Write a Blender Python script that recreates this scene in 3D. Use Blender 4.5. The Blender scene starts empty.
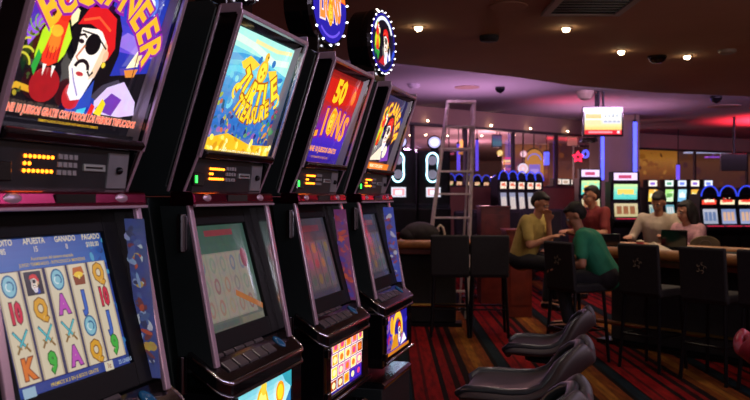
import bpy, bmesh, math, random
from mathutils import Vector, Matrix
random.seed(7)
PI = math.pi
SC = bpy.context.scene
COL = SC.collection
F = 827.0                      # focal length in pixels of the 750 px wide frame
EYE = 1.5
TH = math.atan(238 / F)        # the row of machines runs 16 degrees right of the view
CT, ST = math.cos(TH), math.sin(TH)

def X(px, d): return (px - 375) / F * d
def Z(py, d): return EYE + (197 - py) / F * d
def lin(c):
    return tuple((v / 12.92 if v <= .04045 else ((v + .055) / 1.055) ** 2.4) for v in c)
def hx(s):
    return tuple(int(s[i:i + 2], 16) / 255 for i in (0, 2, 4))

# ------------------------------------------------------------------ materials
def mat(name, col, rough=.5, metal=0., em=None, es=0., coat=0., noise=0., nscale=8., bump=0., spec=.5):
    m = bpy.data.materials.new(name); m.use_nodes = True
    nt = m.node_tree; b = nt.nodes['Principled BSDF']
    c = lin(hx(col)) + (1,)
    b.inputs['Base Color'].default_value = c
    b.inputs['Roughness'].default_value = rough
    b.inputs['Metallic'].default_value = metal
    b.inputs['Specular IOR Level'].default_value = spec
    if coat: b.inputs['Coat Weight'].default_value = coat; b.inputs['Coat Roughness'].default_value = .06
    if em:
        b.inputs['Emission Color'].default_value = lin(hx(em)) + (1,)
        b.inputs['Emission Strength'].default_value = es
    if noise or bump:
        tc = nt.nodes.new('ShaderNodeTexCoord'); n = nt.nodes.new('ShaderNodeTexNoise')
        n.inputs['Scale'].default_value = nscale; n.inputs['Detail'].default_value = 4
        nt.links.new(tc.outputs['Object'], n.inputs['Vector'])
        if noise:
            r = nt.nodes.new('ShaderNodeValToRGB')
            r.color_ramp.elements[0].position = .3; r.color_ramp.elements[1].position = .7
            r.color_ramp.elements[0].color = tuple(v * (1 - noise) for v in c[:3]) + (1,)
            r.color_ramp.elements[1].color = tuple(min(1, v * (1 + noise)) for v in c[:3]) + (1,)
            nt.links.new(n.outputs['Fac'], r.inputs['Fac']); nt.links.new(r.outputs['Color'], b.inputs['Base Color'])
        if bump:
            bp = nt.nodes.new('ShaderNodeBump'); bp.inputs['Strength'].default_value = bump
            bp.inputs['Distance'].default_value = .01
            nt.links.new(n.outputs['Fac'], bp.inputs['Height']); nt.links.new(bp.outputs['Normal'], b.inputs['Normal'])
    return m

def art_mat(name, strength, rough=.12, base=.02, mottled=0.):
    """backlit print: colours of the artwork come from the mesh, light from behind it"""
    m = bpy.data.materials.new(name); m.use_nodes = True
    nt = m.node_tree; b = nt.nodes['Principled BSDF']
    a = nt.nodes.new('ShaderNodeAttribute'); a.attribute_name = 'Col'
    b.inputs['Base Color'].default_value = (base, base, base, 1)
    b.inputs['Roughness'].default_value = rough
    src = a.outputs['Color']
    if mottled:
        tc = nt.nodes.new('ShaderNodeTexCoord'); n = nt.nodes.new('ShaderNodeTexNoise')
        n.inputs['Scale'].default_value = 45; n.inputs['Detail'].default_value = 5
        nt.links.new(tc.outputs['Object'], n.inputs['Vector'])
        mx = nt.nodes.new('ShaderNodeMix'); mx.data_type = 'RGBA'; mx.blend_type = 'OVERLAY'
        mx.inputs[0].default_value = mottled
        nt.links.new(src, mx.inputs[6]); nt.links.new(n.outputs['Color'], mx.inputs[7]); src = mx.outputs[2]
    nt.links.new(src, b.inputs['Emission Color'])
    b.inputs['Emission Strength'].default_value = strength
    return m

M = dict(
    black=mat('black_laminate', '20282a', .34, noise=.25, nscale=3, spec=.5),
    gloss=mat('gloss_black_plastic', '0c0c10', .14, coat=.5),
    panel=mat('charcoal_panel', '2a2b2f', .3, noise=.2),
    chrome=mat('chrome', 'c9c4cf', .13, 1.),
    chromed=mat('smoked_chrome', '77757f', .2, 1., noise=.15, nscale=5),
    pink=mat('pink_chrome_trim', 'd0b4cc', .28, .6),
    crimson=mat('crimson_chrome', '8a2448', .22, 1.),
    bezel=mat('matte_black_bezel', '0d0d10', .6, spec=.2),
    button=mat('smoked_button', '4a4448', .25),
    blue_btn=mat('blue_dome_button', '184a70', .12, em='1a5f90', es=.08),
    magenta=mat('magenta_lamp', '802090', .2, em='a020d0', es=1.2),
    led=mat('amber_led', '401000', .4, em='ff7a18', es=6),
    led_green=mat('green_ticket_lamp', '003000', .4, em='35ff50', es=4),
    key=mat('grey_keypad_key', '8f8d90', .5),
    slotlit=mat('card_slot_plate', 'a8b0b0', .35, .5),
    bulb=mat('white_bulb', 'ffffff', .3, em='f2f0ff', es=5),
    satin=mat('satin_chrome_lining', 'a8a2ae', .34, .9),
    plate=mat('brushed_grey_plate', '8e8e96', .35, .3, noise=.15, nscale=9),
    brass=mat('brass_key', 'a8854a', .3, 1.),
    ceil=mat('brown_painted_plaster', 'b48a6c', .9, noise=.06, nscale=1.5),
    ceil2=mat('pale_cove_plaster', 'a79aa8', .9, noise=.05, nscale=.6),
    fascia=mat('mauve_fascia_plaster', '96786c', .85, noise=.08, nscale=1.5),
    wall=mat('brown_wall_panel', '6b4638', .7, noise=.15, nscale=2),
    mull=mat('dark_window_frame', '2a2022', .5),
    column=mat('column_plaster', '86705e', .8, noise=.05, nscale=2),
    darkmetal=mat('dark_metal', '26262a', .35, .8),
    alu=mat('worn_aluminium', 'c0b4ac', .45, .2, noise=.15, nscale=20),
    wood=mat('red_mahogany', '6e2a1c', .35, noise=.35, nscale=6, coat=.2),
    leather=mat('padded_tan_leather_rim', 'a06a38', .4, noise=.25, nscale=15),
    felt=mat('dark_green_felt', '15241c', .95),
    black_cloth=mat('black_upholstery', '141316', .7, noise=.3, nscale=30),
    stool=mat('worn_purple_grey_vinyl', '2c2427', .5, noise=.2, nscale=7, spec=.6),
    stoolrim=mat('dark_slate_vinyl_piping', '20262c', .3, spec=.6),
    redlit=mat('vinyl_in_red_light', '8a2030', .4, noise=.15),  # red light falling on the stool is put into its colour
    emblem=mat('faded_gold_emblem', '6a5c48', .5),
    paper=mat('cream_paper', 'd8c9a8', .8),
    redcup=mat('red_plastic_cup', 'a01c20', .35),
    bag=mat('dark_olive_canvas', '33302a', .8, noise=.4, nscale=14, bump=.4),
    khaki=mat('olive_upholstery', '6a5a38', .7, noise=.3, nscale=12),
    skin=mat('skin', 'b07a5c', .55, noise=.08, nscale=20),
    hair=mat('dark_hair', '120c0a', .7, noise=.4, nscale=60, bump=.3),
    eye=mat('eye_white', 'a8a098', .6, spec=.2), iris=mat('dark_iris', '120c08', .5, spec=.2),
    lip=mat('lip', '8a4a42', .5),
    yellow=mat('yellow_polo_cloth', 'b09a50', .8, noise=.12, nscale=14),
    green=mat('green_shirt_cloth', '1f7f5c', .8, noise=.15, nscale=14),
    red=mat('dark_red_shirt_cloth', '74201e', .8, noise=.15, nscale=14),
    cream=mat('cream_shirt_cloth', 'b8a894', .8, noise=.1, nscale=14),
    rose=mat('dusty_pink_blouse_cloth', 'b88a90', .8, noise=.25, nscale=30),
    trouser=mat('dark_trousers', '15151a', .85),
    lampwarm=mat('downlight_lamp', 'ffffff', .4, em='ffe2b0', es=30),
    trimring=mat('white_trim_ring', '9c8c7c', .5),
    neon=mat('blue_neon', '3040ff', .4, em='5a62ff', es=2.0),
    neonv=mat('violet_neon', '3040ff', .4, em='6a50e8', es=1.1),
    neonr=mat('red_neon', 'ff2040', .4, em='ff2a50', es=3.0),
    neonc=mat('cyan_white_neon', 'ffffff', .4, em='a8ecff', es=3.2),
    neona=mat('blue_arch_neon', '2030a0', .4, em='3048e8', es=1.1),
    wheel=mat('grey_reel_wheel', '8b8792', .5, em='9a95a5', es=.35),
    dimred=mat('dim_red_sign', '601018', .5, em='c02040', es=1.0),
)
def glass_mat():
    m = bpy.data.materials.new('tinted_glass'); m.use_nodes = True; nt = m.node_tree
    for n in list(nt.nodes): nt.nodes.remove(n)
    o = nt.nodes.new('ShaderNodeOutputMaterial'); mx = nt.nodes.new('ShaderNodeMixShader')
    t = nt.nodes.new('ShaderNodeBsdfTransparent'); g = nt.nodes.new('ShaderNodeBsdfGlossy')
    t.inputs[0].default_value = (.86, .80, .82, 1); g.inputs['Roughness'].default_value = .03
    mx.inputs[0].default_value = .12
    nt.links.new(t.outputs[0], mx.inputs[1]); nt.links.new(g.outputs[0], mx.inputs[2]); nt.links.new(mx.outputs[0], o.inputs[0])
    return m
M['glass'] = glass_mat()
M['art'] = art_mat('backlit_art_print', 1.25, mottled=.25)
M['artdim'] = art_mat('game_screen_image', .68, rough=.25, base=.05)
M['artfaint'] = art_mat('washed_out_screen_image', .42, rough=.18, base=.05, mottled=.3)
M['artfar'] = art_mat('distant_lit_screen', 1.25, rough=.4)
M['finreflect'] = art_mat('painted_reflection', .38, rough=.2, base=.15, mottled=.5)  # not backlit: game art reflections painted on the fins
M['artlow'] = art_mat('distant_reel_screen', .8, rough=.4)
M['artgold'] = art_mat('warm_lit_wall_art', .6, rough=.6, mottled=.6)

def carpet_mat():
    m = bpy.data.materials.new('striped_casino_carpet'); m.use_nodes = True; nt = m.node_tree
    b = nt.nodes['Principled BSDF']; b.inputs['Roughness'].default_value = .95
    b.inputs['Specular IOR Level'].default_value = .15
    tc = nt.nodes.new('ShaderNodeTexCoord'); mp = nt.nodes.new('ShaderNodeMapping')
    mp.inputs['Rotation'].default_value = (0, 0, math.atan(15 / F))
    nt.links.new(tc.outputs['Object'], mp.inputs['Vector'])
    n0 = nt.nodes.new('ShaderNodeTexNoise'); n0.inputs['Scale'].default_value = 1.2
    sx = nt.nodes.new('ShaderNodeSeparateXYZ'); nt.links.new(mp.outputs[0], sx.inputs[0])
    d = nt.nodes.new('ShaderNodeMath'); d.operation = 'DIVIDE'; d.inputs[1].default_value = .88
    nt.links.new(sx.outputs['X'], d.inputs[0])
    fr = nt.nodes.new('ShaderNodeMath'); fr.operation = 'FRACT'; nt.links.new(d.outputs[0], fr.inputs[0])
    r = nt.nodes.new('ShaderNodeValToRGB'); cr = r.color_ramp; cr.interpolation = 'CONSTANT'
    stops = [(0, '1c0805'), (.03, '0e1c22'), (.0, '120606')]
    st = [(0.0, '8c0c10'), (.07, '100506'), (.13, '8e0d10'), (.19, '34090a'), (.235, '96100f'), (.36, '230607'), (.40, '7c0b0e'),
          (.52, '150506'), (.60, '6b1a0c'), (.68, '3a1208'), (.74, '8f5212'), (.84, '74360e'), (.90, '96591a'), (1.0, '8c0c10')]
    # x/0.88: ochre .76-1.045, slate 1.09-1.19
    st = [(0.0, '7a3a10'), (.045, '0a0605'), (.09, '10242c'), (.19, '0a0506'), (.21, '8e0c10'), (.30, '5a090b'), (.33, '96100f'),
          (.45, '180506'), (.50, '8a0d10'), (.58, '2a0707'), (.64, '7c1210'), (.69, '1c0806'), (.76, '7e4210'), (.84, '98601c'), (.93, '7e4210')]
    els = cr.elements
    els[0].position = 0; els[0].color = lin(hx(st[0][1])) + (1,)
    els[1].position = st[1][0]; els[1].color = lin(hx(st[1][1])) + (1,)
    for p, c in st[2:]:
        e = els.new(p); e.color = lin(hx(c)) + (1,)
    nt.links.new(fr.outputs[0], r.inputs['Fac'])
    n = nt.nodes.new('ShaderNodeTexNoise'); n.inputs['Scale'].default_value = 5; n.inputs['Detail'].default_value = 6
    mp2 = nt.nodes.new('ShaderNodeMapping'); mp2.inputs['Scale'].default_value = (6, .8, 1)
    nt.links.new(mp.outputs[0], mp2.inputs[0]); nt.links.new(mp2.outputs[0], n.inputs['Vector'])
    mr = nt.nodes.new('ShaderNodeMapRange'); mr.inputs[1].default_value = .3; mr.inputs[2].default_value = .7
    mr.inputs[3].default_value = .34; mr.inputs[4].default_value = .88; nt.links.new(n.outputs['Fac'], mr.inputs[0])
    mx = nt.nodes.new('ShaderNodeMix'); mx.data_type = 'RGBA'; mx.blend_type = 'MULTIPLY'; mx.inputs[0].default_value = 1
    nt.links.new(r.outputs[0], mx.inputs[6]); nt.links.new(mr.outputs[0], mx.inputs[7]); nt.links.new(mx.outputs[2], b.inputs['Base Color'])
    return m
M['carpet'] = carpet_mat()

# ------------------------------------------------------------------ object helpers
def link(name, me, m, parent=None, bevel=0., smooth=False, loc=None, rot=None):
    o = bpy.data.objects.new(name, me); COL.objects.link(o)
    if m is not None and not me.materials: me.materials.append(m)
    if parent: o.parent = parent
    if loc is not None: o.location = loc
    if rot is not None: o.rotation_euler = rot
    if smooth:
        for p in me.polygons: p.use_smooth = True
    if bevel:
        b = o.modifiers.new('bevel', 'BEVEL'); b.width = bevel; b.segments = 2; b.limit_method = 'ANGLE'; b.angle_limit = .6
    return o
def tag(o, label=None, cat=None, group=None, kind=None):
    if label: o['label'] = label
    if cat: o['category'] = cat
    if group: o['group'] = group
    if kind: o['kind'] = kind
    return o
def thing(name, label, cat, loc=(0, 0, 0), rz=0, group=None):
    o = bpy.data.objects.new(name, None); COL.objects.link(o); o.empty_display_size = .1
    o.location = loc; o.rotation_euler = (0, 0, rz)
    return tag(o, label, cat, group)
def dup(root, loc, rz, label, group=None):
    r = root.copy(); COL.objects.link(r); r.location = loc; r.rotation_euler = (0, 0, rz)
    r['label'] = label
    if group: r['group'] = group
    for ch in list(root.children):
        c = ch.copy(); COL.objects.link(c); c.parent = r
        for g in ch.children:
            d = g.copy(); COL.objects.link(d); d.parent = c
    return r

class G:
    """collects closed solids and becomes ONE mesh"""
    def __init__(s): s.v = []; s.f = []
    def add(s, v, f):
        n = len(s.v); s.v += [tuple(p) for p in v]; s.f += [tuple(i + n for i in q) for q in f]; return s
    def box(s, x0, x1, y0, y1, z0, z1, mtx=None):
        v = [(x, y, z) for z in (z0, z1) for y in (y0, y1) for x in (x0, x1)]
        if mtx: v = [tuple(mtx @ Vector(p)) for p in v]
        return s.add(v, [(0, 2, 3, 1), (4, 5, 7, 6), (0, 1, 5, 4), (2, 6, 7, 3), (0, 4, 6, 2), (1, 3, 7, 5)])
    def prism(s, prof, x0, x1):
        """profile of (y, z) pairs pushed along x"""
        n = len(prof)
        a = sum(prof[i][0] * prof[(i + 1) % n][1] - prof[(i + 1) % n][0] * prof[i][1] for i in range(n))
        if a < 0: prof = prof[::-1]
        v = [(x0, y, z) for y, z in prof] + [(x1, y, z) for y, z in prof]
        f = [tuple(range(n))[::-1], tuple(range(n, 2 * n))]
        f += [(i, (i + 1) % n, n + (i + 1) % n, n + i) for i in range(n)]
        return s.add(v, f)
    def slab(s, outline, z0, z1):
        n = len(outline)
        a = sum(outline[i][0] * outline[(i + 1) % n][1] - outline[(i + 1) % n][0] * outline[i][1] for i in range(n))
        if a < 0: outline = outline[::-1]
        v = [(x, y, z0) for x, y in outline] + [(x, y, z1) for x, y in outline]
        f = [tuple(range(n))[::-1], tuple(range(n, 2 * n))]
        f += [(i, (i + 1) % n, n + (i + 1) % n, n + i) for i in range(n)]
        return s.add(v, f)
    def tube(s, pts, r, n=10, closed=False):
        pts = [Vector(p) for p in pts]; N = len(pts); base = len(s.v); up = None
        for i, p in enumerate(pts):
            if closed: t = pts[(i + 1) % N] - pts[i - 1]
            else: t = pts[min(i + 1, N - 1)] - pts[max(i - 1, 0)]
            t.normalize()
            if up is None:
                up = Vector((0, 0, 1)) if abs(t.z) < .9 else Vector((1, 0, 0))
            a = t.cross(up).normalized(); up2 = a.cross(t); up = up2
            rr = r[i] if isinstance(r, (list, tuple)) else r
            for k in range(n):
                an = 2 * PI * k / n
                q = p + a * math.cos(an) * rr + up2 * math.sin(an) * rr
                s.v.append(tuple(q))
        segs = N if closed else N - 1
        for i in range(segs):
            for k in range(n):
                a0 = base + i * n + k; a1 = base + i * n + (k + 1) % n
                j = (i + 1) % N
                s.f.append((a0, base + j * n + k, base + j * n + (k + 1) % n, a1))
        if not closed:
            s.f.append(tuple(base + k for k in range(n))); s.f.append(tuple(base + (N - 1) * n + k for k in range(n))[::-1])
        return s
    def lathe(s, prof, n=24, c=(0, 0, 0), axis='z', ):
        base = len(s.v)
        for r, h in prof:
            for k in range(n):
                a = 2 * PI * k / n; x, y = r * math.cos(a), r * math.sin(a)
                p = (x, y, h) if axis == 'z' else (x, h, y)
                s.v.append((p[0] + c[0], p[1] + c[1], p[2] + c[2]))
        for i in range(len(prof) - 1):
            for k in range(n):
                s.f.append((base + i * n + k, base + i * n + (k + 1) % n, base + (i + 1) * n + (k + 1) % n, base + (i + 1) * n + k))
        s.f.append(tuple(base + k for k in range(n))[::-1]); s.f.append(tuple(base + (len(prof) - 1) * n + k for k in range(n)))
        return s
    def ball(s, c, r, n=10):
        rx = r if isinstance(r, (tuple, list)) else (r, r, r)
        prof = []
        base = len(s.v)
        for i in range(n + 1):
            t = PI * i / n
            rr = max(math.sin(t), 1e-3)
            for k in range(n * 2):
                a = PI * k / n
                s.v.append((c[0] + rx[0] * rr * math.cos(a), c[1] + rx[1] * rr * math.sin(a), c[2] - rx[2] * math.cos(t)))
        m = n * 2
        for i in range(n):
            for k in range(m):
                s.f.append((base + i * m + k, base + i * m + (k + 1) % m, base + (i + 1) * m + (k + 1) % m, base + (i + 1) * m + k))
        s.f.append(tuple(base + k for k in range(m))[::-1]); s.f.append(tuple(base + n * m + k for k in range(m)))
        return s
    def build(s, name, m, parent=None, bevel=0., smooth=False, loc=None, rot=None):
        me = bpy.data.meshes.new(name); me.from_pydata(s.v, [], s.f); me.update()
        bm = bmesh.new(); bm.from_mesh(me); bmesh.ops.recalc_face_normals(bm, faces=bm.faces); bm.to_mesh(me); bm.free()
        return link(name, me, m, parent, bevel, smooth, loc, rot)

# ------------------------------------------------------------------ flat artwork
_tc = {}
def text2d(s, bold=0.):
    k = (s, bold)
    if k not in _tc:
        cu = bpy.data.curves.new('t', 'FONT'); cu.body = s; cu.align_x = 'CENTER'; cu.align_y = 'CENTER'
        cu.offset = bold; cu.resolution_u = 2
        o = bpy.data.objects.new('t', cu); COL.objects.link(o)
        dg = bpy.context.evaluated_depsgraph_get(); dg.update()
        me = o.evaluated_get(dg).to_mesh()
        _tc[k] = ([(v.co.x, v.co.y) for v in me.vertices], [tuple(p.vertices) for p in me.polygons])
        o.evaluated_get(dg).to_mesh_clear(); bpy.data.objects.remove(o); bpy.data.curves.remove(cu)
    return _tc[k]

class Art:
    def __init__(s, step=.00018): s.v = []; s.f = []; s.c = []; s.z = 0.; s.step = step; s.T = [(1, 0, 0, 0, 1, 0)]
    def xf(s, x, y):
        a, b, c, d, e, f = s.T[-1]; return a * x + b * y + c, d * x + e * y + f
    def push(s, cx, cy, sx=1, sy=None, rot=0):
        sy = sx if sy is None else sy
        a, b, c, d, e, f = s.T[-1]; co, si = math.cos(rot), math.sin(rot)
        A, B, Cc, D, E_, Ff = sx * co, -sy * si, cx, sx * si, sy * co, cy
        s.T.append((a * A + b * D, a * B + b * E_, a * Cc + b * Ff + c, d * A + e * D, d * B + e * E_, d * Cc + e * Ff + f))
    def pop(s): s.T.pop()
    def up(s): s.z += s.step
    def raw(s, pts, faces, col):
        n = len(s.v); s.v += [s.xf(*p) + (s.z,) for p in pts]
        c = lin(hx(col)) + (1,)
        for q in faces: s.f.append(tuple(i + n for i in q)); s.c.append(c)
    def poly(s, pts, col): s.up(); s.raw(pts, [tuple(range(len(pts)))], col)
    def rect(s, x0, x1, y0, y1, col): s.poly([(x0, y0), (x1, y0), (x1, y1), (x0, y1)], col)
    def grad(s, x0, x1, y0, y1, cols, n=5):
        s.up(); k = len(cols) - 1; m = n * k
        for i in range(m):
            t = (i + .5) / m * k; a = min(int(t), k - 1); t -= a
            c0, c1 = hx(cols[a]), hx(cols[a + 1]); c = tuple(p + (q - p) * t for p, q in zip(c0, c1))
            ya, yb = y0 + (y1 - y0) * i / m, y0 + (y1 - y0) * (i + 1) / m
            nn = len(s.v); s.v += [s.xf(*p) + (s.z,) for p in ((x0, ya), (x1, ya), (x1, yb), (x0, yb))]
            s.f.append((nn, nn + 1, nn + 2, nn + 3)); s.c.append(lin(c) + (1,))
    def ell(s, cx, cy, rx, ry, col, rot=0, n=20, a0=0, a1=2 * PI):
        full = abs(a1 - a0 - 2 * PI) < 1e-6; co, si = math.cos(rot), math.sin(rot); p = []
        for i in range(n if full else n + 1):
            a = a0 + (a1 - a0) * i / n; x, y = rx * math.cos(a), ry * math.sin(a)
            p.append((cx + x * co - y * si, cy + x * si + y * co))
        s.poly(p, col)
    def line(s, pts, w, col, w2=None):
        s.up()
        n = len(pts); L = []; R = []
        for i, (x, y) in enumerate(pts):
            a = pts[max(i - 1, 0)]; b = pts[min(i + 1, n - 1)]
            dx, dy = b[0] - a[0], b[1] - a[1]; l = math.hypot(dx, dy) or 1
            ww = (w + ((w2 if w2 is not None else w) - w) * i / max(n - 1, 1)) / 2
            L.append((x - dy / l * ww, y + dx / l * ww)); R.append((x + dy / l * ww, y - dx / l * ww))
        pts2 = L + R
        s.raw(pts2, [(i, i + 1, n + i + 1, n + i) for i in range(n - 1)], col)
    def arc(s, cx, cy, r, a0, a1, w, col, n=14, ry=None):
        s.line([(cx + r * math.cos(a0 + (a1 - a0) * i / n), cy + (ry or r) * math.sin(a0 + (a1 - a0) * i / n)) for i in range(n + 1)], w, col)
    def text(s, t, cx, cy, h, col, sx=1., bold=.02, rot=0, outline=None, ob=.06):
        if outline:
            s.text(t, cx, cy, h, outline, sx, bold + ob, rot)
        s.up(); v, f = text2d(t, bold); k = h / .72
        s.push(cx, cy, k * sx, k, rot); s.raw(v, f, col); s.pop()
    def build(s, name, m, parent, O, U, V, loc=None):
        O, U, V = Vector(O), Vector(U).normalized(), Vector(V).normalized(); N = U.cross(V)
        me = bpy.data.meshes.new(name)
        me.from_pydata([tuple(O + U * x + V * y + N * z) for x, y, z in s.v], [], s.f); me.update()
        at = me.color_attributes.new('Col', 'FLOAT_COLOR', 'CORNER'); i = 0
        for p, c in zip(me.polygons, s.c):
            for li in p.loop_indices: at.data[li].color = c
        return link(name, me, m, parent, loc=loc)

def blobs(A, x0, x1, y0, y1, cols, n, r0, r1):
    for i in range(n):
        A.ell(random.uniform(x0, x1), random.uniform(y0, y1), random.uniform(r0, r1), random.uniform(r0, r1) * .7, random.choice(cols), random.uniform(0, 3), 8)

def pirate_head(A):
    """a bearded sailor with a red scarf and an eye patch, about 1 wide and 1.3 tall, centred on 0,0"""
    A.poly([(-.62, .45), (-.5, .95), (-.1, 1.05), (.35, .95), (.62, .6), (.75, .1), (.7, -.5), (.45, -.75), (.1, -.4), (-.3, -.3), (-.62, .1)], '08060c')
    A.poly([(-.42, .35), (.25, .5), (.42, .05), (.3, -.5), (.02, -.85), (-.22, -.82), (-.42, -.45), (-.36, -.1)], 'fff2e6')
    A.poly([(.3, .4), (.42, .05), (.3, -.5), (.15, -.6), (.22, -.1)], 'f4c9a8')
    A.poly([(-.55, .38), (-.4, .78), (0, .9), (.35, .78), (.58, .2), (.48, -.1), (.36, .2), (.1, .42), (-.25, .48)], 'd8181c')
    A.line([(-.45, .5), (-.1, .66), (.3, .5)], .05, 'ff5a30')
    A.line([(-.4, .3), (0, .32), (.35, .12)], .035, '100810')
    A.ell(-.03, .12, .2, .22, '050408'); A.ell(-.34, .1, .07, .045, '241018')
    A.line([(-.42, .2), (-.32, .25), (-.24, .2)], .05, '200c10')
    A.line([(-.22, .05), (-.34, -.22), (-.22, -.3), (-.14, -.24)], .05, 'c87858')
    A.arc(-.12, -.42, .17, .1, PI - .1, .08, '1c1016'); A.line([(.05, -.42), (.14, -.5), (.2, -.4)], .05, '1c1016')
    A.ell(-.12, -.52, .1, .045, 'b8343c')
    A.poly([(-.3, -.62), (.1, -.62), (.26, -.5), (.12, -1.0), (-.12, -1.08), (-.26, -.95)], 'f2e8f4')
    A.ell(.38, -.02, .07, .12, 'f0b890'); A.ell(.4, -.2, .05, .06, 'ffd23c')
    A.line([(-.36, -.45), (-.2, -.7), (0, -.95)], .03, '8a7ab8')
    A.poly([(.3, -.55), (.42, -1.1), (.05, -1.25), (.1, -1.0)], '2a48b0')

def parrot(A):
    """red, green and yellow parrot about 1 tall, facing right"""
    A.poly([(-.25, .25), (-.1, .4), (.1, .42), (.22, .2), (.26, -.1), (.2, -.45), (0, -.55), (-.2, -.5), (-.3, -.1)], 'e8341c')
    A.poly([(-.25, .28), (-.4, 0), (-.42, -.4), (-.34, -.6), (-.22, -.3), (-.14, .1)], 'b8e020')
    A.poly([(.2, .25), (.4, .0), (.34, -.3), (.22, -.45), (.2, -.1)], 'c0e428')
    A.poly([(-.36, -.3), (-.42, -.6), (-.3, -.75), (-.24, -.4)], '28a038')
    A.ell(-.02, -.12, .15, .2, 'ff7a24'); A.ell(-.04, .06, .16, .1, 'ffb02c')
    A.ell(.05, .5, .24, .26, 'e02818'); A.poly([(-.15, .55), (-.1, .75), (.1, .82), (0, .6)], '90d028')
    A.ell(.12, .56, .09, .1, 'ffffff'); A.ell(.14, .55, .035, .045, '101010')
    A.poly([(.2, .55), (.38, .5), (.4, .32), (.28, .2), (.2, .32)], 'fff0b0')
    for x in (-.12, .12):
        A.poly([(x - .05, -.52), (x + .05, -.52), (x + .02, -.72)], 'f8f0e8')
    for i in range(4): A.line([(-.14 + .09 * i, -.2), (-.13 + .09 * i, -.42)], .02, 'a01818')

def palm(A, c='d8c838'):
    for a in (-.9, -.3, .4, 1.1, 2.0):
        A.arc(.5 * math.cos(a), .5 * math.sin(a) - .1, .5, a + PI * .9, a + PI * .35, .09, c, 8)

def letters_arc(A, word, cx, cy, r, a_mid, da, h, col, outline, sx=.9, down=False, bold=.03):
    n = len(word)
    for i, ch in enumerate(word):
        a = a_mid + (-(i - (n - 1) / 2) if not down else (i - (n - 1) / 2)) * da
        rot = a - PI / 2 if not down else a + PI / 2
        A.text(ch, cx + r * math.cos(a), cy + r * math.sin(a), h, col, sx, bold, rot, outline)

def art_buccaneer():
    A = Art(); A.rect(-.21, .21, 0, .36, '07060f')
    A.grad(.03, .21, .19, .36, ['6a4ad0', '2238b8', '142a90'])
    A.poly([(-.21, .36), (-.21, .25), (-.19, .21), (-.165, .165), (-.15, .19), (-.13, .24), (-.12, .30), (-.10, .36)], '9048d8')
    A.poly([(-.2, .24), (-.175, .2), (-.14, .25), (-.16, .27)], '4a28a8'); A.poly([(-.19, .29), (-.15, .26), (-.13, .3), (-.17, .32)], 'b070f0')
    A.poly([(.06, .215), (.21, .195), (.21, .235), (.1, .245)], '9070d8')
    A.poly([(.06, .14), (.21, .17), (.21, .205), (.08, .2)], '2430a8')
    A.ell(.148, .318, .026, .026, '5878e0'); A.ell(.148, .318, .015, .015, 'f4fbff')
    for x, y in ((.17, .3), (.12, .335), (.19, .33), (.195, .26), (.11, .31)): A.ell(x, y, .002, .002, 'ffffff', n=6)
    A.push(-.19, .15, .05, .05); palm(A, 'c8c038'); A.pop()
    A.push(-.155, .2, .03, .04, 1); palm(A, '78a030'); A.pop()
    A.line([(-.205, .075), (-.17, .09), (-.13, .085)], .012, 'd8a028'); blobs(A, -.2, -.14, .07, .2, ['706018', '384820', 'a89028'], 14, .003, .008)
    # ship under sail
    A.poly([(.118, .165), (.165, .175), (.158, .155), (.13, .15)], 'e08838')
    A.poly([(.122, .17), (.15, .225), (.16, .18)], 'fff0c8'); A.poly([(.14, .19), (.156, .235), (.168, .185)], 'f0d8a0')
    A.line([(.147, .24), (.152, .15)], .003, '603020')
    # cloak, collar, hand
    A.poly([(.03, .06), (.08, .12), (.13, .14), (.19, .10), (.2, .07), (.15, .06)], 'd8c0f0')
    A.poly([(.06, .07), (.10, .11), (.14, .10), (.12, .06)], '7038a8')
    A.poly([(-.03, .055), (.0, .1), (.05, .09), (.06, .055)], '1838a0'); A.poly([(.06, .06), (.075, .095), (.09, .085), (.085, .055)], 'e8d020')
    A.poly([(.005, .055), (.012, .085), (.035, .08), (.03, .055)], '40c0e0'); A.poly([(.04, .055), (.045, .08), (.058, .075), (.055, .055)], 'e02020')
    A.ell(-.105, .1, .04, .035, 'a0141c'); A.ell(-.02, .09, .03, .03, 'c02028')
    A.push(-.005, .188, .115, .102, -.06); pirate_head(A); A.pop()
    A.push(-.115, .2, .10, .115); parrot(A); A.pop()
    letters_arc(A, 'BUCCANEER', 0, .115, .2, PI / 2 - .06, .235, .07, 'ffb428', '8a1c9c', .85)
    A.rect(-.21, .21, .0, .022, '050408')
    A.text('GANE 10 JUEGOS GRATIS CON TODOS LOS PREMIOS TRIPLICADOS', -.005, .049, .0155, 'ff6a50', .63, .035, 0, 'ffd0b8', .03)
    A.text('PREMIOS PAGADOS SOLO EN LINEAS APOSTADAS EXCEPTO DISPERSOS', -.015, .032, .005, 'e8b020', .8, .01)
    return A

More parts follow.
